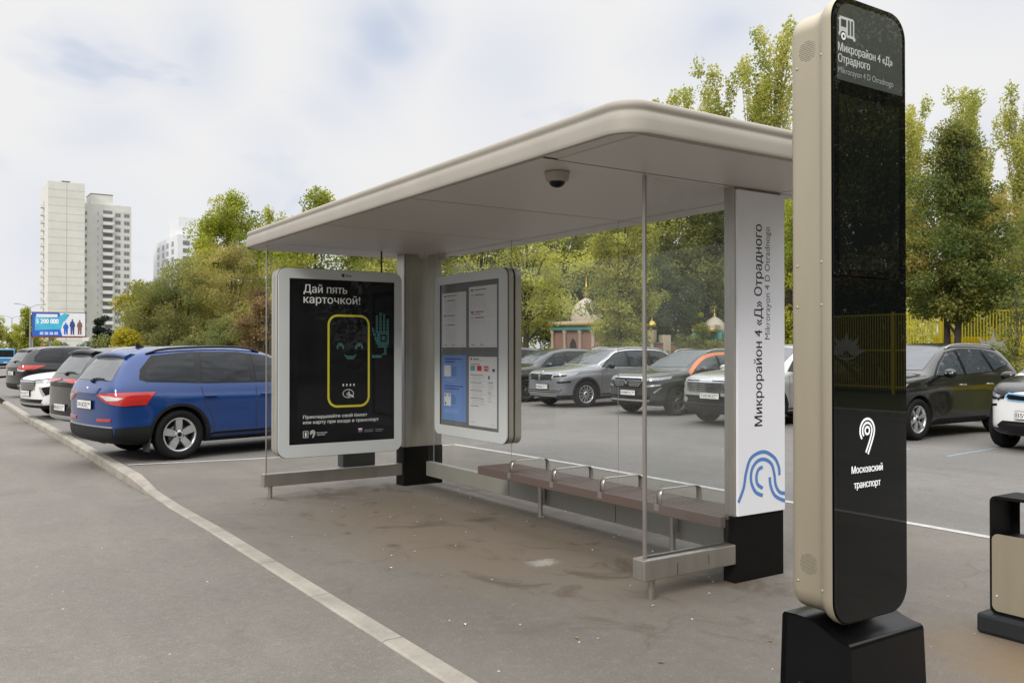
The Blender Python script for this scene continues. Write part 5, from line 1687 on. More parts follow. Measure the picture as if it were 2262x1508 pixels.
car('parked_car', 'graphite SUV with a full width tail lamp, between the blue SUV and the white car', 'car', (4.36, 18.45, 0), R(12), coupe)

white = dict(paint=P_white, L=4.6, W=1.86, H=1.62, wf=1.40, wb=-1.3, wr=0.35, rim=0.235, wstyle='twin', rails=False, pf=('А731НС', '799'), pfz=0.60, pr=None, rear=TLr, arch=False, cladh=0.3, fb=0.33,
    front=[('headlight*', [([(2.30, .48, .90), (2.05, .84, .935), (1.60, .925, .985), (1.66, .93, .93), (2.05, .83, .865), (2.30, .50, .85)], M_head, 0.010, FD), ([(2.30, .46, .91), (2.05, .85, .95), (1.58, .93, 1.0), (1.6, .93, .985), (2.05, .85, .935), (2.30, .46, .895)], M_trim, 0.014, FD)]),
           ('grille', [([(-.50, .90), (.50, .90), (.46, .76), (.34, .66), (-.34, .66), (-.46, .76)], M_trim, 0.010)] + bars(5, -.46, .46, .68, .89, .020, M_chrome, 0.018, False)),
           ('fog_light*', [([(2.2, .66, .74), (1.9, .92, .80), (1.88, .93, .70), (2.15, .76, .56)], M_trim, 0.010, FD), ([(2.24, .60, .74), (2.2, .64, .76), (2.16, .74, .56), (2.19, .70, .55)], M_rims, 0.014, FD)]),
           ('lower_intake', [([(-.72, .47), (.72, .47), (.66, .37), (-.66, .37)], M_trim, 0.010), ([(-.70, .385), (.70, .385), (.70, .36), (-.70, .36)], M_chrome, 0.016)])])
car('parked_car', 'white car with its nose to the kerb, beyond the graphite SUV', 'car', (4.19, 23.4, 0), R(193), white)

outl_tail = [('taillight*', [([(-2.25, .60, 1.03), (-2.05, .88, 1.04), (-1.60, .93, 1.035), (-1.70, .935, .985), (-1.95, .92, .90), (-2.2, .72, .89), (-2.28, .56, .93)], M_tail, 0.012, RD), ([(-2.28, .52, .93), (-2.2, .70, .885), (-2.1, .84, .88), (-2.15, .80, .845), (-2.28, .54, .86)], M_tailw, 0.016, RD)]),
             ('bumper_trim*', [([(.55, .42), (.86, .46), (.86, .34), (.55, .30)], M_silvtrim, 0.014)])]
outl = dict(paint=P_black, L=4.7, W=1.86, H=1.70, wf=1.40, wb=-1.27, wr=0.36, rim=0.24, wstyle='twin', railm=M_silvtrim, pf=None, pr=('Н066ЕВ', '77'), rear=outl_tail, rglass=blue['rglass'], front=blue['front'], wiper=True)
car('parked_car', 'black SUV with red tail lamps at the far end of the kerb row', 'car', (4.70, 33.7, -0.004), R(12), outl)

# ---- two more cars glimpsed beyond the row
far = dict(paint=P_white, L=4.5, W=1.82, H=1.60, wf=1.36, wb=-1.28, wr=0.34, rim=0.22, rails=False, pf=None, pr=None, front=white['front'][:2], rear=TLr, arch=False)
car('parked_car', 'white car whose roof shows between the black and steel grey SUVs', 'car', (24.2, 31.6, -0.02), R(205), far)
far2 = dict(far, paint=P_dgrey, H=1.68)
car('parked_car', 'dark car just seen past the timetable case beyond the black SUV', 'car', (16.5, 26.0, 0), R(180), far2)

# ---- city bus driving away on the road
BS = thing('city_bus', 'blue city bus driving away at the far end of the road', 'bus', (10.6, 157.0, road_z(157)), R(86))
M_busb = mat('bus blue paint', (0.03, 0.20, 0.42), 0.3, coat=0.8)
b = MB()
rr = [[Vector((x, a, c)) for a, c in rrect(-1.25 + i_, 1.25 - i_, 0.35 + i_, 2.95 - i_, 0.22, 6)] for x, i_ in ((-5.9, .10), (-5.8, .02), (-5.5, 0), (5.5, 0), (5.85, .03), (5.95, .12))]
b.loft(rr, M_busb, True, True, True)
b.build('body', BS)
b = MB(); b.box(-5.925, -5.88, -1.02, 1.02, 1.75, 2.72, M_cg, 0.02); b.build('rear_window', BS)
b = MB(); b.box(-5.93, -5.90, -1.1, 1.1, 1.55, 1.63, M_txtw); b.build('stripe', BS)
for s_ in (1, -1):
    b = MB(); b.box(-5.93, -5.88, s_ * 1.02 - .09, s_ * 1.02 + .09, 1.0, 1.45, M_tail, 0.02); b.build('taillight', BS)
    b = MB(); b.box(-5.3, 5.4, s_ * 1.245 - .01, s_ * 1.245 + .01, 1.45, 2.5, M_cg, 0.004); b.build('side_window', BS)
    for x in (-3.2, 3.1):
        wheel(BS, x, s_ * 1.08, 0.48, 0.29, 0.28, 'twin', M_rimd, s_)
b = MB(); b.box(-5.95, -5.85, -1.2, 1.2, 0.36, 0.75, M_trim, 0.03); b.build('rear_bumper', BS)
b = MB(); b.box(-5.96, -5.93, -.27, .27, 0.85, 0.97, M_plate, 0.004); b.build('number_plate', BS)

# ================================================================== TREES
LEAF = {
    'yellowgreen': leafmat('yellow green leaves', [(0.15, 0.188, 0.027), (0.325, 0.356, 0.05), (0.525, 0.475, 0.075)]),
    'olive': leafmat('olive autumn leaves', [(0.181, 0.203, 0.068), (0.406, 0.398, 0.123), (0.62, 0.62, 0.165)]),
    'willow': leafmat('grey green willow leaves', [(0.149, 0.176, 0.068), (0.27, 0.284, 0.108), (0.405, 0.385, 0.155)]),
    'tan': leafmat('tan drying leaves', [(0.176, 0.155, 0.061), (0.338, 0.304, 0.115), (0.486, 0.419, 0.169)]),
    'gold': leafmat('golden leaves', [(0.24, 0.21, 0.015), (0.38, 0.33, 0.025), (0.5, 0.42, 0.05)]),
    'rust': leafmat('rusty brown leaves', [(0.127, 0.09, 0.047), (0.266, 0.186, 0.102), (0.383, 0.266, 0.149)]),
    'maple': leafmat('dark green leaves turning', [(0.047, 0.077, 0.022), (0.12, 0.15, 0.041), (0.246, 0.246, 0.077), (0.456, 0.328, 0.092)]),
    'birch': leafmat('fresh green leaves', [(.115, .145, .046), (.205, .225, .074), (.33, .30, .10)]),
    'dark': leafmat('dark grey green leaves', [(0.057, 0.078, 0.045), (0.119, 0.147, 0.078), (0.198, 0.227, 0.113)]),
    'poplar': leafmat('pale yellow poplar leaves', [(0.264, 0.3, 0.084), (0.408, 0.414, 0.12), (0.552, 0.504, 0.18)]),
    'bluespruce': leafmat('dark conifer needles', [(0.010, 0.020, 0.014), (0.022, 0.036, 0.026), (0.040, 0.055, 0.040)]),
}

def leaf_mesh(name, C, size, tint, rs, m, aspect=0.62, droop=0.0):
    """C: (n,3) leaf centres; each leaf is a small folded rhombus with its own direction"""
    n = len(C)
    a = rs.normal(size=(n, 3))
    a[:, 2] -= droop
    a /= np.linalg.norm(a, axis=1)[:, None]
    b = np.cross(a, rs.normal(size=(n, 3)))
    b /= np.linalg.norm(b, axis=1)[:, None]
    nn = np.cross(a, b)
    s_ = size * rs.uniform(0.55, 1.25, n)[:, None]
    V = np.empty((n, 4, 3))
    V[:, 0] = C - a * s_ * 0.5
    V[:, 2] = C + a * s_ * 0.5
    V[:, 1] = C + b * s_ * 0.5 * aspect + nn * s_ * 0.10
    V[:, 3] = C - b * s_ * 0.5 * aspect + nn * s_ * 0.10
    me = bpy.data.meshes.new(name)
    me.vertices.add(4 * n)
    me.vertices.foreach_set('co', V.reshape(-1).astype(np.float32))
    me.loops.add(4 * n)
    me.loops.foreach_set('vertex_index', np.arange(4 * n, dtype=np.int32))
    me.polygons.add(n)
    me.polygons.foreach_set('loop_start', np.arange(0, 4 * n, 4, dtype=np.int32))
    me.update(calc_edges=True)
    at = me.attributes.new('tint', 'FLOAT', 'FACE')
    at.data.foreach_set('value', np.clip(tint, 0, 1).astype(np.float32))
    me.materials.append(m)
    return me

SHAPES = {
    'round': lambda t: math.sqrt(max(0.0, 1 - (2 * t - 0.92) ** 2 / 1.18)),
    'oval': lambda t: (math.sin(math.pi * min(1, t * 0.93 + 0.07)) ** 0.65) * (1 - 0.25 * t),
    'cone': lambda t: (min(1, t / 0.16) ** 0.6) * (1.03 - t) ** 0.80,
    'column': lambda t: (min(1, t / 0.12) ** 0.5) * (1.02 - t) ** 0.42,
    'bush': lambda t: max(0.0, 1 - t ** 2.2) ** 0.5,
}

def tree(name, label, kind, x, y, z, H, hb, rad, shape, nclump, nleaf, leaf, seed, cl=0.5, trunk=0.16, group=None, stems=1, droop=0.0, tall=1.0, cat='tree', bark=None, shell=0.55):
    rs = np.random.RandomState(seed)
    nleaf = int(nleaf * 1.7)
    leaf *= 0.80
    root = thing(name, label, cat, (x, y, z), rs.uniform(0, 6.28), group)
    f = SHAPES.get(shape)
    cs, ct = [], []
    bias = rs.normal(size=3)
    if shape == 'plume':                     # upswept leafy wands of a poplar
        while len(cs) < nclump:
            q, t0 = rs.uniform(0, 6.28), .04 + .86 * rs.uniform(0, 1)
            L_ = (H - hb) * min(rs.uniform(.16, .34), 1.0 - t0 + .04)
            lean = rs.uniform(.16, .40)
            tone = np.clip(.45 + .22 * rs.normal(), 0, 1)
            r0 = rad * .16 * rs.uniform(0, 1) * (1.1 - t0)
            for k in range(7):
                u = (k + rs.uniform(0, .6)) / 7
                rr_ = min(r0 + L_ * lean * u ** .8, rad)
                cs.append((math.cos(q) * rr_, math.sin(q) * rr_, min(H, hb + (H - hb) * t0 + L_ * u)))
                ct.append(tone + .08 * rs.normal())
        cs, ct = cs[:nclump], ct[:nclump]
    while len(cs) < nclump:
        t = rs.uniform(0, 1)
        rr_ = f(t) * rad
        if rs.uniform(0, rad * 1.02) > rr_ + 0.05 * rad:
            continue
        q = rs.uniform(0, 2 * math.pi)
        k = rs.uniform(0, 1) ** shell
        lob = 1 + 0.20 * math.sin(3 * q + seed) + 0.14 * math.sin(5 * q + 7 * t + seed * 2)
        cs.append((math.cos(q) * rr_ * k * lob, math.sin(q) * rr_ * k * lob, hb + (H - hb) * t))
        ct.append(np.clip(0.42 + 0.20 * rs.normal() + 0.15 * math.sin(2.1 * t + q + seed), 0, 1))
    cs, ct = np.array(cs), np.array(ct)
    size_c = rs.uniform(0.6, 1.35, nclump)
    w = size_c ** 2
    idx = rs.choice(nclump, nleaf, p=w / w.sum())
    dirs = rs.normal(size=(nleaf, 3))
    dirs /= np.linalg.norm(dirs, axis=1)[:, None]
    rad_l = rs.uniform(0, 1, nleaf) ** 0.45
    C = cs[idx] + dirs * (rad_l * cl * size_c[idx])[:, None] * np.array([1, 1, 0.72 * tall])
    C[:, 2] = np.maximum(C[:, 2], 0.05 + hb * 0.5)
    tint = ct[idx] + rs.normal(size=nleaf) * 0.17
    me = leaf_mesh('crown', C, leaf, tint, rs, LEAF[kind], 0.34 if droop else 0.6, droop)
    o = bpy.data.objects.new('crown', me)
    COL.objects.link(o)
    o.parent = root
    # trunk and limbs
    b = MB()
    bk_ = bark or M_bark
    tips = cs[np.argsort(-cs[:, 2])]
    for s_ in range(stems):
        ox, oy = (0, 0) if stems == 1 else (0.28 * math.cos(s_ * 2.4), 0.28 * math.sin(s_ * 2.4))
        P, r_ = [], []
        topz = hb + (H - hb) * (0.80 if shape == 'plume' else 0.86)
        for k in range(9):
            u = k / 8
            P.append((ox * (0.4 + u) + 0.10 * rad * math.sin(u * 3 + seed + s_) * u, oy * (0.4 + u) + 0.10 * rad * math.cos(u * 2.3 + seed + s_) * u, topz * u - (0.1 if k == 0 else 0)))
            r_.append(trunk * (1.25 if k == 0 else 1.0) * (1 - 0.88 * u) / math.sqrt(stems) + 0.008)
        b.tube(P, r_, bk_, 9)
        nb_ = 12 if stems == 1 else 7
        pick = rs.choice(nclump, min(nb_ * 2, nclump), replace=False)
        for j in pick:
            e = cs[j]
            zz = hb * 0.9 + (e[2] - hb * 0.9) * rs.uniform(0.35, 0.65)
            u = min(0.95, max(0.1, zz / topz))
            i0 = int(u * 8)
            p0 = np.array(P[i0])
            mid = (p0 + e) / 2 + np.array([0, 0, 0.10 * np.linalg.norm(e - p0)])
            b.tube([p0, mid, e], [r_[i0] * 0.5, r_[i0] * 0.26, 0.010], bk_, 6)
    b.build('trunk', root)
    return root

def tree_copy(src, label, x, y, z, rz, sc=1.0, group=None):
    r_ = src.copy()
    COL.objects.link(r_)
    r_.location = (x, y, z)
    r_.rotation_euler = (0, 0, rz)
    r_.scale = (sc, sc, sc)
    r_['label'] = label
    if group: r_['group'] = group
    for ch in list(src.children):
        c = ch.copy()
        COL.objects.link(c)
        c.parent = r_
    return r_

GL = 'trees left of the shelter'
GB = 'trees behind the shelter'
GR = 'trees beyond the fence'
# left mass
tree('poplar_tree', 'tall yellow green tree, highest of the mass left of the shelter roof', 'yellowgreen', 17.4, 60.3, -.3, 12.4, .2, 4.1, 'oval', 330, 34000, .22, 11, .62, .22, GL, tall=1.6)
tree('poplar_tree', 'yellow green tree between the white high rise and the highest tree', 'yellowgreen', 15.3, 59.3, -.3, 8.9, .3, 2.5, 'oval', 150, 15000, .22, 51, .58, .2, GL, tall=1.4)
tree('poplar_tree', 'pale yellow tree peeking just over the left end of the shelter roof', 'poplar', 21.2, 62.5, -.3, 11.8, 1.6, 2.0, 'plume', 130, 6500, .22, 12, .38, .2, GL, tall=1.8)
tree('willow_tree', 'broad tan willow above the roof of the blue SUV', 'tan', 14.8, 50.6, -.1, 7.7, .3, 3.0, 'round', 190, 20000, .19, 13, .62, .16, GL, stems=3, droop=.5)
tree('willow_tree', 'grey green willow in front of the white high rise', 'willow', 12.2, 52.2, -.1, 6.6, .2, 2.5, 'round', 160, 18000, .19, 14, .62, .16, GL, stems=3, droop=.5)
tree('willow_tree', 'low olive willow beside the yellow tree', 'willow', 11.2, 54.2, -.1, 5.6, .1, 2.4, 'bush', 90, 10000, .19, 15, .55, .14, GL, stems=3, droop=.5)
tree('linden_tree', 'golden yellow tree behind the grey green willow', 'gold', 10.4, 54.6, -.2, 5.6, .8, 1.25, 'oval', 70, 6000, .24, 16, .55, .14, GL)
tree('shrub', 'small golden bush at the left end of the willows', 'gold', 9.0, 50.5, -.2, 2.7, .2, .8, 'bush', 35, 3500, .21, 17, .45, .08, GL, cat='bush')
tree('shrub', 'rusty brown bush beside the left edge of the poster case', 'rust', 14.6, 44.8, 0.0, 4.5, .1, 1.6, 'bush', 80, 9500, .16, 18, .5, .1, GL, stems=3, cat='bush')
tree('willow_tree', 'low green willow over the tail of the blue SUV', 'willow', 13.4, 47.5, 0, 3.4, .1, 2.4, 'bush', 80, 9000, .18, 19, .5, .1, GL, stems=3, droop=.4)
tree('poplar_tree', 'green tree rising behind the shelter roof over the poster case', 'yellowgreen', 20.6, 52.8, -.1, 11.6, 1.2, 3.4, 'oval', 140, 15000, .24, 20, .75, .2, GL, tall=1.2)
tree('linden_tree', 'olive tree behind the far shelter post', 'olive', 23.8, 49.6, 0.0, 10.0, 1.0, 3.4, 'round', 140, 14000, .24, 21, .75, .2, GL)
tree('shrub', 'olive undergrowth behind the blue SUV bonnet', 'olive', 17.6, 47.4, 0.0, 5.2, .1, 2.6, 'bush', 90, 9500, .19, 22, .6, .1, GL, stems=3, cat='bush')
# behind the back glass
t1 = tree('linden_tree', 'thin leaved brownish olive tree with a dark leaning trunk, left in the back glass', 'olive', 20.55, 29.75, .07, 7.6, 2.25, 2.35, 'round', 115, 9800, .14, 23, .5, .15, GB, shell=.6)
tree('linden_tree', 'olive tree with orange tops in the middle of the back glass', 'olive', 29.0, 33.4, .07, 9.0, 1.9, 2.3, 'oval', 130, 13500, .18, 24, .62, .16, GB)
tree('linden_tree', 'dark grey green tree over the charcoal SUV', 'dark', 40.5, 43.6, .07, 7.4, .9, 3.2, 'round', 130, 14500, .20, 25, .75, .14, GB)
tree('birch_tree', 'fresh green tree at the right of the back glass', 'birch', 46.3, 44.0, .07, 14.2, 2.0, 4.2, 'oval', 190, 18000, .26, 26, .85, .16, GB)
tree('linden_tree', 'yellow green tree between the name panel and the totem', 'yellowgreen', 26.3, 21.0, .07, 7.8, 1.4, 1.9, 'oval', 90, 11000, .15, 27, .5, .14, GB)
tree('birch_tree', 'green tree behind the timetable case', 'birch', 24.0, 38.5, .07, 8.8, 1.0, 2.9, 'round', 120, 12000, .20, 28, .65, .16, GB)
bg = tree('linden_tree', 'tall olive tree far behind the far shelter post', 'olive', 33.0, 57.0, 0, 13.0, 1.0, 4.4, 'round', 170, 15000, .30, 29, .95, .25, GB)
tree_copy(bg, 'tall olive tree behind the domed pavilion', 41.0, 54.0, 0, 2.0, 1.0)
tree_copy(bg, 'tall olive tree behind the gold topped lantern', 43.0, 47.5, 0, 4.1, 1.02)
bg2 = tree('birch_tree', 'tall green tree in the back glass behind the olive trees', 'birch', 38.0, 47.0, 0, 12.6, 1.0, 3.8, 'oval', 150, 14500, .27, 30, .85, .22, GB)
tree_copy(bg2, 'tall green tree behind the right edge of the back glass', 50.0, 42.0, 0, 1.3, 1.1)
tree_copy(bg2, 'green tree far behind the poster case', 28.0, 58.5, 0, 3.0, .95, GL)
# tall poplars
pa = tree('poplar_tree', 'tall thin crowned poplar, rightmost over the shelter roof', 'poplar', 48.6, 39.9, 0, 23.6, 3.0, 2.9, 'plume', 190, 8200, .30, 31, .50, .26, GR, tall=2.0, bark=M_barkw)
pb = tree('poplar_tree', 'tall poplar, middle of the three over the shelter roof', 'poplar', 47.0, 43.6, 0, 21.4, 3.0, 2.8, 'plume', 170, 7200, .30, 32, .50, .26, GR, tall=2.0, bark=M_barkw)
tree_copy(pb, 'tall poplar, leftmost over the shelter roof', 44.8, 46.6, 0, 2.2, .94)
tree_copy(pa, 'tall poplar filling the gap left of the rightmost one over the roof', 49.5, 43.0, 0, 3.7, .93)
tree_copy(pa, 'tall poplar standing behind the leftmost one over the shelter roof', 48.5, 47.5, 0, 5.0, .88)
tree_copy(pb, 'pale poplar behind the left side of the maple', 66.0, 41.0, 0, 2.6, .9)
tree_copy(pa, 'pale poplar just right of the totem', 63.5, 39.0, 0, 1.0, .86)
tree_copy(pb, 'pale poplar behind the top of the dark maple', 68.0, 37.0, 0, 4.0, 1.02)
tree_copy(pa, 'pale poplar at the right edge of the view', 72.0, 35.4, 0, 5.2, .93)
tree_copy(pb, 'pale poplar between the maple and the right edge', 70.0, 38.6, 0, .4, 1.0)
tree_copy(bg2, 'green tree behind the fence right of the maple', 38.0, 19.5, 0, .8, .66, GR)
# the dark maple and the greenery by the yellow fence
tree('maple_tree', 'dense dark green maple in front of the yellow fence', 'maple', 24.3, 13.75, .07, 8.15, 2.45, 2.15, 'cone', 230, 30000, .118, 33, .42, .15, None, stems=2, shell=.6)
tree('sapling', 'spindly young tree at the right edge by the yellow fence', 'birch', 22.2, 11.0, .07, 3.3, 1.2, .55, 'oval', 20, 700, .10, 34, .28, .025, None, cat='young tree')
shr = tree('shrub', 'low green shrub beside the tail of the glossy black SUV', 'birch', 21.6, 11.3, .07, 1.55, .05, 1.0, 'bush', 50, 5200, .085, 35, .25, .03, 'shrubs along the verge', stems=3, cat='bush')
tree_copy(shr, 'low green shrub under the spindly young tree', 21.9, 9.4, .07, 2, 1.1)
tree_copy(shr, 'low green shrub behind the steel grey SUV', 21.8, 24.6, .07, 1, 1.15)
tree_copy(shr, 'low green shrub behind the charcoal SUV', 22.4, 20.4, .07, 4, 1.2)
sh2 = tree('shrub', 'leafy green bush at the foot of the domed pavilion', 'birch', 31.6, 37.2, .07, 3.0, .1, 1.5, 'bush', 60, 6500, .14, 36, .4, .05, 'shrubs along the verge', stems=3, cat='bush')
tree_copy(sh2, 'leafy green bush left of the low arched gatehouse', 38.8, 38.6, .07, 2.0, .8)
tree_copy(sh2, 'leafy green bush right of the low arched gatehouse', 42.6, 37.2, .07, 4.0, 1.0)
tree('cypress_tree', 'narrow green column of a thuja in front of the gatehouse', 'yellowgreen', 40.3, 38.9, .07, 3.9, .1, .5, 'column', 34, 3600, .12, 37, .25, .05, None, tall=1.3)
# trees mirrored in the totem glass
tm = tree('linden_tree', 'tall dark tree mirrored in the totem glass, nearest the lotus', 'maple', 31.5, -17.0, .07, 15.5, 1.0, 4.2, 'round', 190, 17000, .26, 38, .95, .25, 'trees mirrored in the totem')
tree_copy(tm, 'tall dark tree mirrored in the middle of the totem glass', 32.0, -23.5, .07, 1.0, .92)
tree_copy(tm, 'tall dark tree mirrored at the right edge of the totem glass', 30.5, -10.5, .07, 2.0, .86)
tree_copy(tm, 'tall dark tree mirrored in the windows of the glossy black SUV', 31.5, -2.5, .07, 2.6, .82)
tree_copy(tm, 'tall dark tree beyond the right edge by the fence, nearest the small white hatchback', 30.8, 4.0, .07, 4.6, .78)
tree_copy(tm, 'tall dark tree behind the camera, mirrored in the black poster', 9.6, -25.0, -1.2, 1.5, 1.0)
rs_ = np.random.RandomState(5)
C = np.stack([rs_.uniform(-8, 26, 9000), rs_.uniform(-36, -31, 9000), 9.0 * rs_.uniform(0, 1, 9000) ** .8], 1)
C[:, 2] *= .8 + .2 * np.sin(C[:, 0] * .9)
o = bpy.data.objects.new('woods', leaf_mesh('woods', C, .5, rs_.uniform(0, .8, 9000), rs_, LEAF['dark']))
COL.objects.link(o)
tag(o, 'dark wood across the road behind the camera, mirrored in the poster', 'wood', kind='stuff')
tree_copy(tm, 'tall dark tree behind the camera, mirrored at the left of the poster', 4.8, -30.0, .0, 3.5, .9)
tree_copy(tm, 'tall dark tree behind the camera, mirrored at the right of the poster', 15.5, -26.5, .0, 4.5, 1.0)
tree_copy(tm, 'tall dark tree behind the camera, mirrored in the side of the blue SUV', 21.5, -22.5, .0, .2, .95)
tree_copy(tm, 'tall dark tree mirrored behind the others at the top of the totem glass', 38.5, -20.5, .07, 5.0, 1.06)
tree_copy(tm, 'tall dark tree mirrored in the gaps at the right of the totem glass', 38.0, -12.0, .07, .5, .95)
tree_copy(tm, 'tall dark tree mirrored low in the totem glass', 37.0, -31.0, .07, 3.0, 1.0)
# far left
tree('linden_tree', 'slim yellow tree behind the street lamp at the left', 'yellowgreen', 16.2, 187.0, -1.3, 10.6, .5, 2.3, 'oval', 50, 3000, .5, 39, .8, .2, 'distant trees', tall=1.4)
fa = tree('linden_tree', 'distant olive tree at the left edge of the view', 'olive', 11.0, 196.0, -1.3, 8.6, .5, 3.6, 'round', 70, 4000, .5, 40, .9, .2, 'distant trees')
tree_copy(fa, 'distant olive tree under the double armed lamp', 15.0, 200.0, -1.3, 1.0, .85)
tree_copy(fa, 'distant olive tree left of the billboard', 18.5, 205.0, -1.3, 2.0, .72)
tree_copy(fa, 'distant olive tree under the billboard', 21.0, 196.0, -1.3, 3.0, .62)
tree('spruce_tree', 'dark conifer at the foot of the tall tower block', 'bluespruce', 23.5, 152.0, -1.3, 8.2, .2, 1.9, 'column', 60, 4500, .4, 41, .6, .2, None)
rs = np.random.RandomState(77)
C = np.stack([rs.uniform(16, 46, 9000), rs.uniform(205, 218, 9000), -1.4 + 4.6 * rs.uniform(0, 1, 9000) ** 0.8], 1)
C[:, 2] *= 0.75 + 0.25 * np.sin(C[:, 0] * 1.1)
o = bpy.data.objects.new('undergrowth', leaf_mesh('undergrowth', C, .6, rs.uniform(0, 1, 9000), rs, LEAF['dark']))
COL.objects.link(o)
tag(o, 'low dark thicket along the foot of the tower blocks', 'thicket', kind='stuff')
C = np.stack([rs.uniform(45, 90, 16000), rs.uniform(52, 66, 16000), 0], 1) if False else np.concatenate([
    np.stack([rs.uniform(40, 80, 14000), rs.uniform(50, 62, 14000), 9.5 * rs.uniform(0, 1, 14000) ** 0.8], 1),
    np.stack([rs.uniform(18, 34, 9000), rs.uniform(63, 70, 9000), 8.0 * rs.uniform(0, 1, 9000) ** 0.8], 1),
    np.stack([rs.uniform(44, 60, 12000), rs.uniform(14, 40, 12000), 6.5 * rs.uniform(0, 1, 12000) ** 0.8], 1),
    np.stack([rs.uniform(42, 48, 16000), rs.uniform(-50, 2, 16000), 15.5 * rs.uniform(0, 1, 16000) ** 0.85], 1)])
C[:, 2] *= 0.8 + 0.2 * np.sin(C[:, 0] * 0.9 + C[:, 1] * .7)
o = bpy.data.objects.new('woods', leaf_mesh('woods', C, .42, rs.uniform(0, 0.9, len(C)), rs, LEAF['olive']))
COL.objects.link(o)
tag(o, 'deep wood closing the view behind the nearer trees', 'wood', kind='stuff')

# ================================================================== YELLOW FENCE
M_yf = mat('yellow fence paint', (0.66, 0.53, 0.015), 0.5, var=0.08)
M_yp = mat('yellow sheet panel', (0.70, 0.56, 0.01), 0.5, var=0.12, scale=1.5)
FE = thing('metal_fence', 'bright yellow metal bar fence with pale lotus emblems behind the black SUV', 'fence', (27.2, 0, .05))
fx, ftop = 27.2, 2.78
ys_ = [24.5 - 2.9 * k for k in range(19)]
for y in ys_:
    MB().box(fx - .05, fx + .05, y - .05, y + .05, 0.0, ftop + .06, M_yf, 0.01).build('post', FE, w=True)
for a, c in zip(ys_, ys_[1:]):
    b = MB()
    b.box(fx - .02, fx + .02, c + .05, a - .05, ftop - .05, ftop, M_yf)
    b.box(fx - .02, fx + .02, c + .05, a - .05, 1.52, 1.57, M_yf)
    b.box(fx - .02, fx + .02, c + .05, a - .05, .28, .33, M_yf)
    k = int((a - c) / 0.095)
    for i in range(1, k):
        y = c + (a - c) * i / k
        b.box(fx - .012, fx + .012, y - .013, y + .013, .2, ftop - .02, M_yf)
    b.build('bar_panel', FE, w=True)
for y0, y1, z1 in ((10.2, 12.9, 2.3), (2.0, 10.0, 2.4), (13.1, 16.1, 1.98)):
    MB().box(fx + .05, fx + .07, y0, y1, .2, z1, M_yp).build('backing_sheet', FE, w=True)
M_lotus = mat('pale lotus enamel', (0.60, 0.58, 0.50), 0.5)
for yc, zc, r_ in ((14.15, 1.75, .72), (-15.0, 1.75, .80)):
    b = MB()
    for k in range(9):
        a = math.pi * (0.06 + 0.88 * k / 8)
        ca, sa = math.cos(a), math.sin(a)
        L_ = r_ * (1.0 if k % 2 == 0 else .78)
        P = [(ca * L_ * t - sa * w_, sa * L_ * t + ca * w_) for t, w_ in ((.18, -.05), (.55, -.15 * r_), (1, 0), (.55, .15 * r_), (.18, .05))]
        b.prism(P if True else P[::-1], (fx - .03 - .004 * (k % 2), yc, zc - .35), -Y, Z, -X, .01, M_lotus)
    b.stroke([(math.cos(R(q)) * r_ * .5, math.sin(R(q)) * r_ * .22) for q in range(180, 361, 20)], .06, (fx - .045, yc, zc - .35), -Y, Z, -X, 0, M_lotus)
    b.build('lotus_emblem', FE, w=True)

# ================================================================== TEMPLE PRECINCT
M_brick = brickmat('rose brick', (0.30, 0.135, 0.10), (0.36, 0.17, 0.125), (0.36, 0.30, 0.26), 5.0)
M_cream = mat('cream stone', (0.56, 0.47, 0.36), 0.7, var=0.1)
M_gold = mat('gold leaf', (0.62, 0.42, 0.10), 0.32, metal=0.85, var=0.1)
M_domew = mat('ivory dome', (0.44, 0.39, 0.33), 0.5, var=0.08)
M_teal2 = mat('teal glazed cornice', (0.08, 0.30, 0.28), 0.4, var=0.12)
M_open = mat('dark opening', (0.018, 0.012, 0.012), 0.8)
M_timber = mat('orange brown timber', (0.32, 0.13, 0.05), 0.6, var=0.2)

def dome(b, c, r_, h, m, rib=True, n=36):
    prof = [(r_ * k, h * z_) for k, z_ in ((0.92, 0), (1.0, .10), (1.02, .25), (.97, .42), (.84, .60), (.62, .76), (.36, .88), (.15, .96), (.06, 1.04), (0.0, 1.06))]
    b.lathe(prof, c, Z, m, n)
def finial(b, c, h, m):
    b.lathe([(h * .10, 0), (h * .16, h * .10), (h * .08, h * .2), (h * .05, h * .3), (h * .09, h * .38), (h * .035, h * .5), (h * .02, h * .8), (0, h)], c, Z, m, 14)

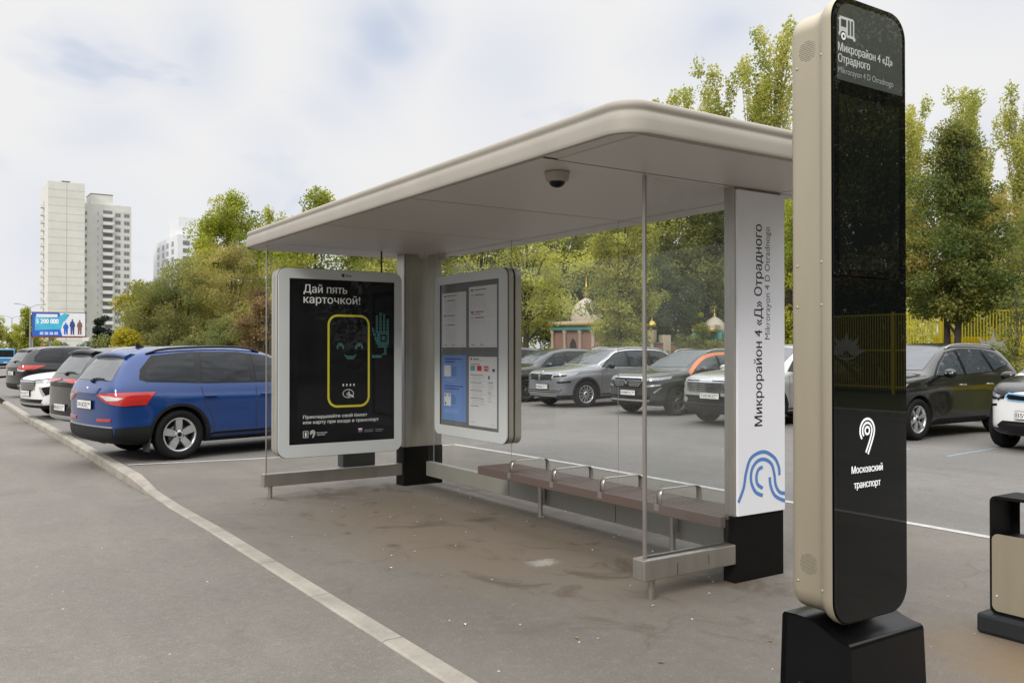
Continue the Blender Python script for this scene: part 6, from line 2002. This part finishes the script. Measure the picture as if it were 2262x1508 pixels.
def pavilion(name, label, x, y, w, hw, rdome, hd, rz, arches):
    t = thing(name, label, 'pavilion', (x, y, .05), rz)
    b = MB()
    n = 8
    h = w / 2
    b.box(-h + .2, h - .2, -h + .2, h - .2, 0, hw, M_brick)
    b.build('wall', t)
    for i in (-1, -.38, .38, 1):
        for ax in (0, 1):
            for s_ in ((-1, 1) if abs(i) < 1 or ax == 0 else ()):
                px, py = (i * (h - .12), s_ * (h - .12)) if ax == 0 else (s_ * (h - .12), i * (h - .12))
                c = MB()
                c.lathe([(.16, 0), (.16, .15), (.11, .2), (.10, hw - .25), (.15, hw - .15), (.16, hw)], (px, py, 0), Z, M_cream, 14)
                c.build('column', t)
    for i, (ax, s_) in enumerate(((0, -1), (1, -1), (0, 1), (1, 1))):
        c = MB()
        P = [(-.36, .12), (.36, .12), (.36, hw * .55), (.25, hw * .72), (0, hw * .82), (-.25, hw * .72), (-.36, hw * .55)]
        u, nrm = (X * -s_, Y * s_) if ax == 0 else (Y * s_, X * s_)
        c.prism([(p * w / 4.2, q) for p, q in P], nrm * (h - .18), u, Z, nrm, .04, M_open)
        c.build('doorway', t)
    c = MB()
    c.box(-h - .05, h + .05, -h - .05, h + .05, hw, hw + .28, M_teal2, .02)
    c.box(-h - .22, h + .22, -h - .22, h + .22, hw + .28, hw + .40, M_gold, .02)
    c.box(-h - .05, h + .05, -h - .05, h + .05, hw + .40, hw + .55, M_cream, .02)
    c.build('cornice', t)
    c = MB()
    dome(c, (0, 0, hw + .55), rdome, hd, M_domew)
    d = c.build('dome', t)
    c = MB()
    finial(c, (0, 0, hw + .55 + hd), hd * .95, M_gold)
    c.build('finial', d)
    return t
pavilion('pavilion', 'rose brick pavilion with an ivory dome and gold finial in the back glass', 35.0, 43.8, 3.3, 2.70, .98, 1.55, .3, True)
# gatehouse at the right with arch and teal gable
t = thing('gatehouse', 'low brick gatehouse with a teal gable and small ivory dome', 'gatehouse', (43.0, 40.6, .05), .55)
b = MB(); b.box(-1.7, -1.15, -.9, .9, 0, 2.1, M_brick); b.box(1.0, 1.7, -.9, .9, 0, 2.1, M_brick); b.box(-1.15, 1.0, .3, .9, 0, 2.1, M_brick); b.build('wall', t)
b = MB(); b.box(-1.75, 1.75, -.95, .95, 2.1, 2.55, M_teal2, .03); b.build('cornice', t)
b = MB(); b.box(-2.9, .2, -.7, .7, 2.6, 2.78, M_gold, .03); b.box(-1.7, .1, -.5, .5, 2.78, 3.1, M_cream, .03); b.build('roof', t)
b = MB(); b.prism([(-.75, 0), (.75, 0), (.35, .95), (-.1, .95)], (1.0, -.97, 2.4), X, Z, -Y, .25, M_teal2); b.build('gable', t)
b = MB(); dome(b, (.7, 0, 2.5), .75, 1.2, M_domew); d = b.build('dome', t)
b = MB(); finial(b, (.7, 0, 3.7), .7, M_gold); b.build('finial', d)
# lantern on a post and its wall
t = thing('lantern_post', 'cream lantern turret with a gold onion top above the brick wall', 'lantern', (37.2, 40.1, 1.2), 0)
b = MB(); b.lathe([(.13, -1.15), (.13, 0.5), (.17, .6), (.28, .72), (.28, 1.35), (.31, 1.4)], (0, 0, .15), Z, M_cream, 12); b.build('shaft', t)
b = MB(); b.lathe([(.24, 0), (.22, .16), (.24, .2)], (0, 0, 1.55), Z, M_open, 12); b.build('lamp', t)
b = MB(); dome(b, (0, 0, 1.74), .27, .42, M_gold); finial(b, (0, 0, 2.15), .35, M_gold); b.build('dome', t)
t = thing('brick_wall', 'low brick wall with cream piers under the lantern turret', 'wall', (36.5, 40.6, 0))
b = MB(); b.box(33.0, 41.6, 40.3, 40.6, 0, 1.9, M_brick); b.build('wall', t, w=True)
for x in (35.0, 38.6, 41.4):
    b = MB(); b.box(x - .3, x + .3, 40.2, 40.7, 0, 2.45, M_cream, .03); b.build('pier', t, w=True)
b = MB(); b.box(33.0, 41.6, 40.26, 40.64, 1.9, 1.99, mat('grey coping', (.25, .25, .26), .7), .02); b.build('coping', t, w=True)
# long temple hall and the golden minaret
t = thing('temple_hall', 'dark brick temple hall with cream columns behind the bare trunk', 'temple', (29.5, 48.5, 0), .25)
b = MB(); b.box(-4.2, 2.2, 0, 6, 0, 5.4, M_brick); b.build('wall', t)
b = MB(); b.box(-4.3, 2.3, -2.3, .2, 2.75, 3.05, M_timber, .03); b.box(-4.4, 2.4, -2.4, 6.1, 5.4, 5.7, M_cream, .03); b.build('roof', t)
for x in (-4.0, -2.5, -1.0, .5, 2.0):
    b = MB(); b.lathe([(.15, 0), (.15, .15), (.10, .2), (.10, 2.6), (.15, 2.75)], (x, -2.1, 0), Z, M_cream, 12); b.build('column', t)
for x in (-3.2, -1.7, -.2, 1.3):
    b = MB(); b.box(x - .5, x + .5, -.02, .05, .1, 2.4, M_open); b.build('doorway', t)
b = MB()
for k in range(26): b.box(-4.0 + k * .24, -3.95 + k * .24, -2.12, -2.08, .1, .95, M_timber)
b.box(-4.0, 2.0, -2.13, -2.07, .95, 1.02, M_timber); b.build('railing', t)
t = thing('minaret', 'golden yellow column rising behind the timetable case', 'minaret', (34.5, 51.6, 0))
b = MB(); b.lathe([(.75, 0), (.75, 5.6), (.85, 5.7), (.85, 6.3), (.62, 6.5), (.55, 6.9), (.36, 7.15), (.34, 9.5), (.42, 9.6), (.42, 9.8)], (0, 0, 0), Z, mat('ochre stucco', (0.58, 0.40, 0.12), .6, var=.08), 20); b.build('shaft', t)
b = MB(); dome(b, (0, 0, 9.8), .5, .9, M_gold); b.build('dome', t)

# ================================================================== TOWER BLOCKS
M_conc = mat('pale tower concrete', (0.64, 0.63, 0.59), 0.8, var=0.06, scale=.25)
M_conc2 = mat('greyer tower concrete', (0.60, 0.59, 0.56), 0.8, var=0.07, scale=.3)
M_joint = mat('panel joint', (0.42, 0.40, 0.35), 0.8)
M_win = mat('distant window glass', (0.17, 0.18, 0.19), 0.2, var=.35, scale=.15)
M_winf = mat('window frame white', (0.50, 0.50, 0.49), 0.6)
def share(parent, src, name, loc):
    o = bpy.data.objects.new(name, src.data)
    COL.objects.link(o)
    o.parent = parent
    o.location = loc
    return o
def proto_part(mb, name):
    o = mb.build(name)
    return o

TWR = thing('tower_block', 'tall pale panel tower block with a blank front and stacked balconies', 'tower block', (53.5, 376, -1.3))
b = MB()
b.box(-14.8, -2.3, -5, 19, 0, 66.0, M_conc)                     # blank front slab
b.box(-11.0, -5.5, 4, 12, 66.0, 68.0, M_conc)
for z in [3.0 * k for k in range(1, 22)]:
    b.box(-14.82, -2.28, -5.03, -4.9, z - .05, z + .05, M_joint)
b.box(-8.6, -8.45, -5.03, -4.9, 0, 66, M_joint)
b.box(-10.3, -8.2, -5.6, -3, 66.0, 66.9, M_black) if False else b.box(-9.6, -6.8, 0, 3, 66.0, 67.3, mat('roof vent', (.06, .06, .065), .7))
b.build('front_wing', TWR)
b = MB()
b.box(-2.3, 15.2, 0, 17, 0, 59.5, M_conc2)
b.box(.6, 8.6, 1.0, 12, 59.5, 63.4, M_conc)
b.box(.5, 8.7, .9, 12.1, 63.4, 63.7, mat('roof edge', (.12, .12, .125), .7))
for x in (8.7, 11.9, 15.15):
    b.box(x - .15, x + .15, -.12, .1, 0, 57.5, M_conc)
for k in range(1, 20):
    b.box(8.7, 15.15, -.08, .1, 3.0 * k - .12, 3.0 * k + .12, M_conc)
b.build('rear_wing', TWR)
def winproto(w_, h_, name='window'):
    q = MB()
    q.box(-w_ / 2, w_ / 2, -.06, .12, 0, h_, M_winf)
    q.box(-w_ / 2 + .12, -.06, -.09, .05, .12, h_ - .12, M_win)
    q.box(.06, w_ / 2 - .12, -.09, .05, .12, h_ - .12, M_win)
    return q.build(name, TWR)
w1 = winproto(2.1, 1.6)
w1.location = (10.3, -.02, .9)
for k in range(19):
    for j, x in enumerate((10.3, 13.55)):
        if k or j: share(TWR, w1, 'window', (x, -.02, 0.9 + 3.0 * k))
w2 = winproto(.9, 1.5)
w2.location = (-1.2, -.02, .9)
for k in range(19):
    if k: share(TWR, w2, 'window', (-1.2, -.02, .9 + 3.0 * k))
w3 = winproto(.45, 1.2)
w3.location = (3.1, -.02, 1.2)
for k in range(1, 19):
    share(TWR, w3, 'window', (3.1, -.02, 1.2 + 3.0 * k))
q = MB()
q.box(-1.9, 1.9, -1.5, .05, 0, 1.15, M_conc)
q.box(-1.9, 1.9, -1.45, .05, -.16, -.0, M_conc2)
q.box(-1.7, 1.7, -.04, .06, 1.15, 2.7, M_win)
bal = q.build('balcony', TWR)
bal.location = (6.6, 0, 0.5)
for k in range(1, 19): share(TWR, bal, 'balcony', (6.6, 0, .5 + 3.0 * k))
q = MB()
q.box(-1.2, .05, -1.6, 1.6, 0, 1.1, M_conc)
q.box(-.05, .03, -1.4, 1.4, 1.1, 2.6, M_win)
bal = q.build('balcony', TWR)
bal.location = (-14.8, 9, 0.5)
for k in range(1, 20): share(TWR, bal, 'balcony', (-14.8, 9, .5 + 3.0 * k))

T2 = thing('tower_block', 'white high rise half hidden behind the yellow green trees', 'tower block', (83.9, 365, -1.3))
M_whb = mat('white tower cladding', (0.68, 0.69, 0.72), 0.7, var=.03, scale=.2)
b = MB()
b.box(0, 22, 0, 44, 0, 48.5, M_whb)
b.build('wall', T2)
b = MB(); b.box(1.5, 22, 4, 20, 48.5, 56, M_whb); b.build('roof', T2)
q = MB(); q.box(-.12, .1, -1.7, 1.7, 0, 1.9, M_win)
w4 = q.build('window', T2)
w4.location = (0, 8, 1)
for k in range(15):
    for j, y in enumerate((8, 17, 25, 34)):
        if k or j: share(T2, w4, 'window', (0, y, 1 + 3.1 * k))
q = MB(); q.box(-1.3, 1.3, -.1, .1, 0, 1.7, M_win)
w5 = q.build('window', T2)
w5.location = (3.4, 0, 1)
for k in range(15):
    for j, x in enumerate((3.4, 8.8)):
        if k or j: share(T2, w5, 'window', (x, 0, 1 + 3.1 * k))

# ================================================================== BILLBOARD, LAMPS, SIGNS
M_pole = mat('galvanised pole', (0.32, 0.33, 0.34), 0.5, metal=.4)
zb_ = -1.2
BB = thing('billboard', 'blue and white roadside billboard reading 5 200 000 before the tower block', 'billboard', (14.5, 126.3, zb_), R(-8))
b = MB(); b.box(-3.1, 3.1, -.05, .22, 4.30, 7.50, M_txtk if False else mat('billboard frame', (.12, .05, .05), .6), .03); b.build('frame', BB)
b = MB()
bf = ((0, -.055, 0), X, Z, -Y)
M_bbw = mat('billboard white', (.72, .74, .78), .5); M_bbb = mat('billboard blue', (.015, .12, .55), .5, var=.2, scale=.4); M_bbc = mat('billboard cyan', (.06, .42, .62), .5, var=.25, scale=.6)
b.rect(-3.0, 3.0, 4.42, 7.40, *bf, 0, M_bbw)
b.poly([(-3.0, 4.42), (.35, 4.42), (.15, 5.2), (.45, 6.2), (.0, 7.40), (-3.0, 7.40)], *bf, .004, M_bbb)
b.poly([(-2.75, 5.15), (.2, 5.3), (.42, 6.15), (.25, 6.7), (-2.75, 6.9)], *bf, .006, M_bbc)
b.rect(-2.6, -.2, 6.82, 7.22, *bf, .007, M_bbw)
b.poly([(-2.6, 6.05), (.1, 6.15), (.5, 6.9), (-.2, 7.2), (-2.6, 7.1)], *bf, .007, M_bbw) if False else None
b.poly([(.1, 6.0), (.7, 6.4), (1.2, 7.2), (.6, 7.35), (-.1, 6.9)], *bf, .008, M_bbc)
b.text('5 200 000', (-2.6, 6.02), .62, *bf, .012, M_txtw, width=2.5, bold=.03)
for z in (4.62, 4.82):
    for k in range(4): b.rect(-2.2 + k * .55, -1.8 + k * .55, z, z + .10, *bf, .012, M_txtw)
b.text('от', (-2.62, 6.85), .22, *bf, .012, M_bbb, bold=.02) if False else None
for x, h, m_ in ((.75, 1.55, M_bbb), (1.5, 2.0, mat('figure navy', (.03, .05, .22), .6)), (2.35, 1.9, mat('figure brown', (.20, .10, .08), .6))):
    z0 = 4.62
    b.poly([(x - .20, z0), (x - .04, z0), (x, z0 + h * .42), (x + .06, z0), (x + .22, z0), (x + .24, z0 + h * .5), (x + .34, z0 + h * .55), (x + .22, z0 + h * .82), (x + .07, z0 + h * .86), (x + .10, z0 + h * .96), (x, z0 + h), (x - .10, z0 + h * .96), (x - .07, z0 + h * .86), (x - .22, z0 + h * .82), (x - .34, z0 + h * .55), (x - .22, z0 + h * .5)], *bf, .014, m_)
b.build('poster', BB)
for x in (-3.05, -1.1, 3.0):
    MB().box(x - .09, x + .09, .02, .20, 0, 4.32, M_pole).build('leg', BB)
b = MB(); b.box(-3.15, 3.15, -.55, -.05, 4.22, 4.30, mat('red catwalk', (.25, .06, .05), .7)); b.build('catwalk', BB)

def lamp(label, x, y, z, h, arms, r_=.09, reach=2.0):
    t = thing('street_lamp', label, 'street lamp', (x, y, z), 0, 'street lamps along the road')
    b = MB(); b.tube([(0, 0, 0), (0, 0, h * .5), (0, 0, h)], [r_ * 1.3, r_, r_ * .6], M_pole, 8); b.build('pole', t)
    for s_ in arms:
        b = MB(); b.tube([(0, 0, h - .1), (s_ * reach * .5, 0, h + .35), (s_ * reach, 0, h + .5)], r_ * .45, M_pole, 6); a = b.build('arm', t)
        b = MB(); b.box(min(s_ * reach, s_ * (reach + .7)), max(s_ * reach, s_ * (reach + .7)), -.15, .15, h + .45, h + .58, M_pole, .04); b.build('lamp_head', a)
    return t
lamp('double armed street lamp left of the billboard', 15.1, 170.4, -1.3, 10.0, (-1, 1), .12, 1.7)
lamp('smaller distant double armed street lamp near the left edge', 19.2, 263.9, -1.3, 11.0, (-1, 1), .14, 2.2)
lamp('short street lamp in front of the dark conifer', 32.9, 218.7, -1.3, 7.4, (1,), .11, 1.0)
lamp('near street lamp post at the very left edge of the view', 5.55, 91.5, road_z(91), 9.8, (-1,), .11, 1.6)
def sign(label, cat, x, y, z, h, w_, hh, m, shape='rect'):
    t = thing('road_sign', label, cat, (x, y, z), 0)
    b = MB(); b.tube([(0, 0, 0), (0, 0, h)], .05, M_pole, 8); b.build('pole', t)
    b = MB()
    P = [(-w_ / 2, h - hh), (w_ / 2, h - hh), (w_ / 2, h), (-w_ / 2, h)] if shape == 'rect' else [(-w_ / 2, h - hh), (w_ / 2, h - hh), (0, h)]
    b.prism(P, (0, -.06, 0), X, Z, -Y, .03, m); b.build('plate', t)
sign('white rectangular road sign under the right end of the billboard', 'road sign', 16.8, 120.5, -1.1, 4.1, .75, .45, M_plate)
sign('red triangular road sign below the billboard', 'road sign', 12.2, 122.0, -1.15, 3.4, .62, .62, M_red, 'tri')
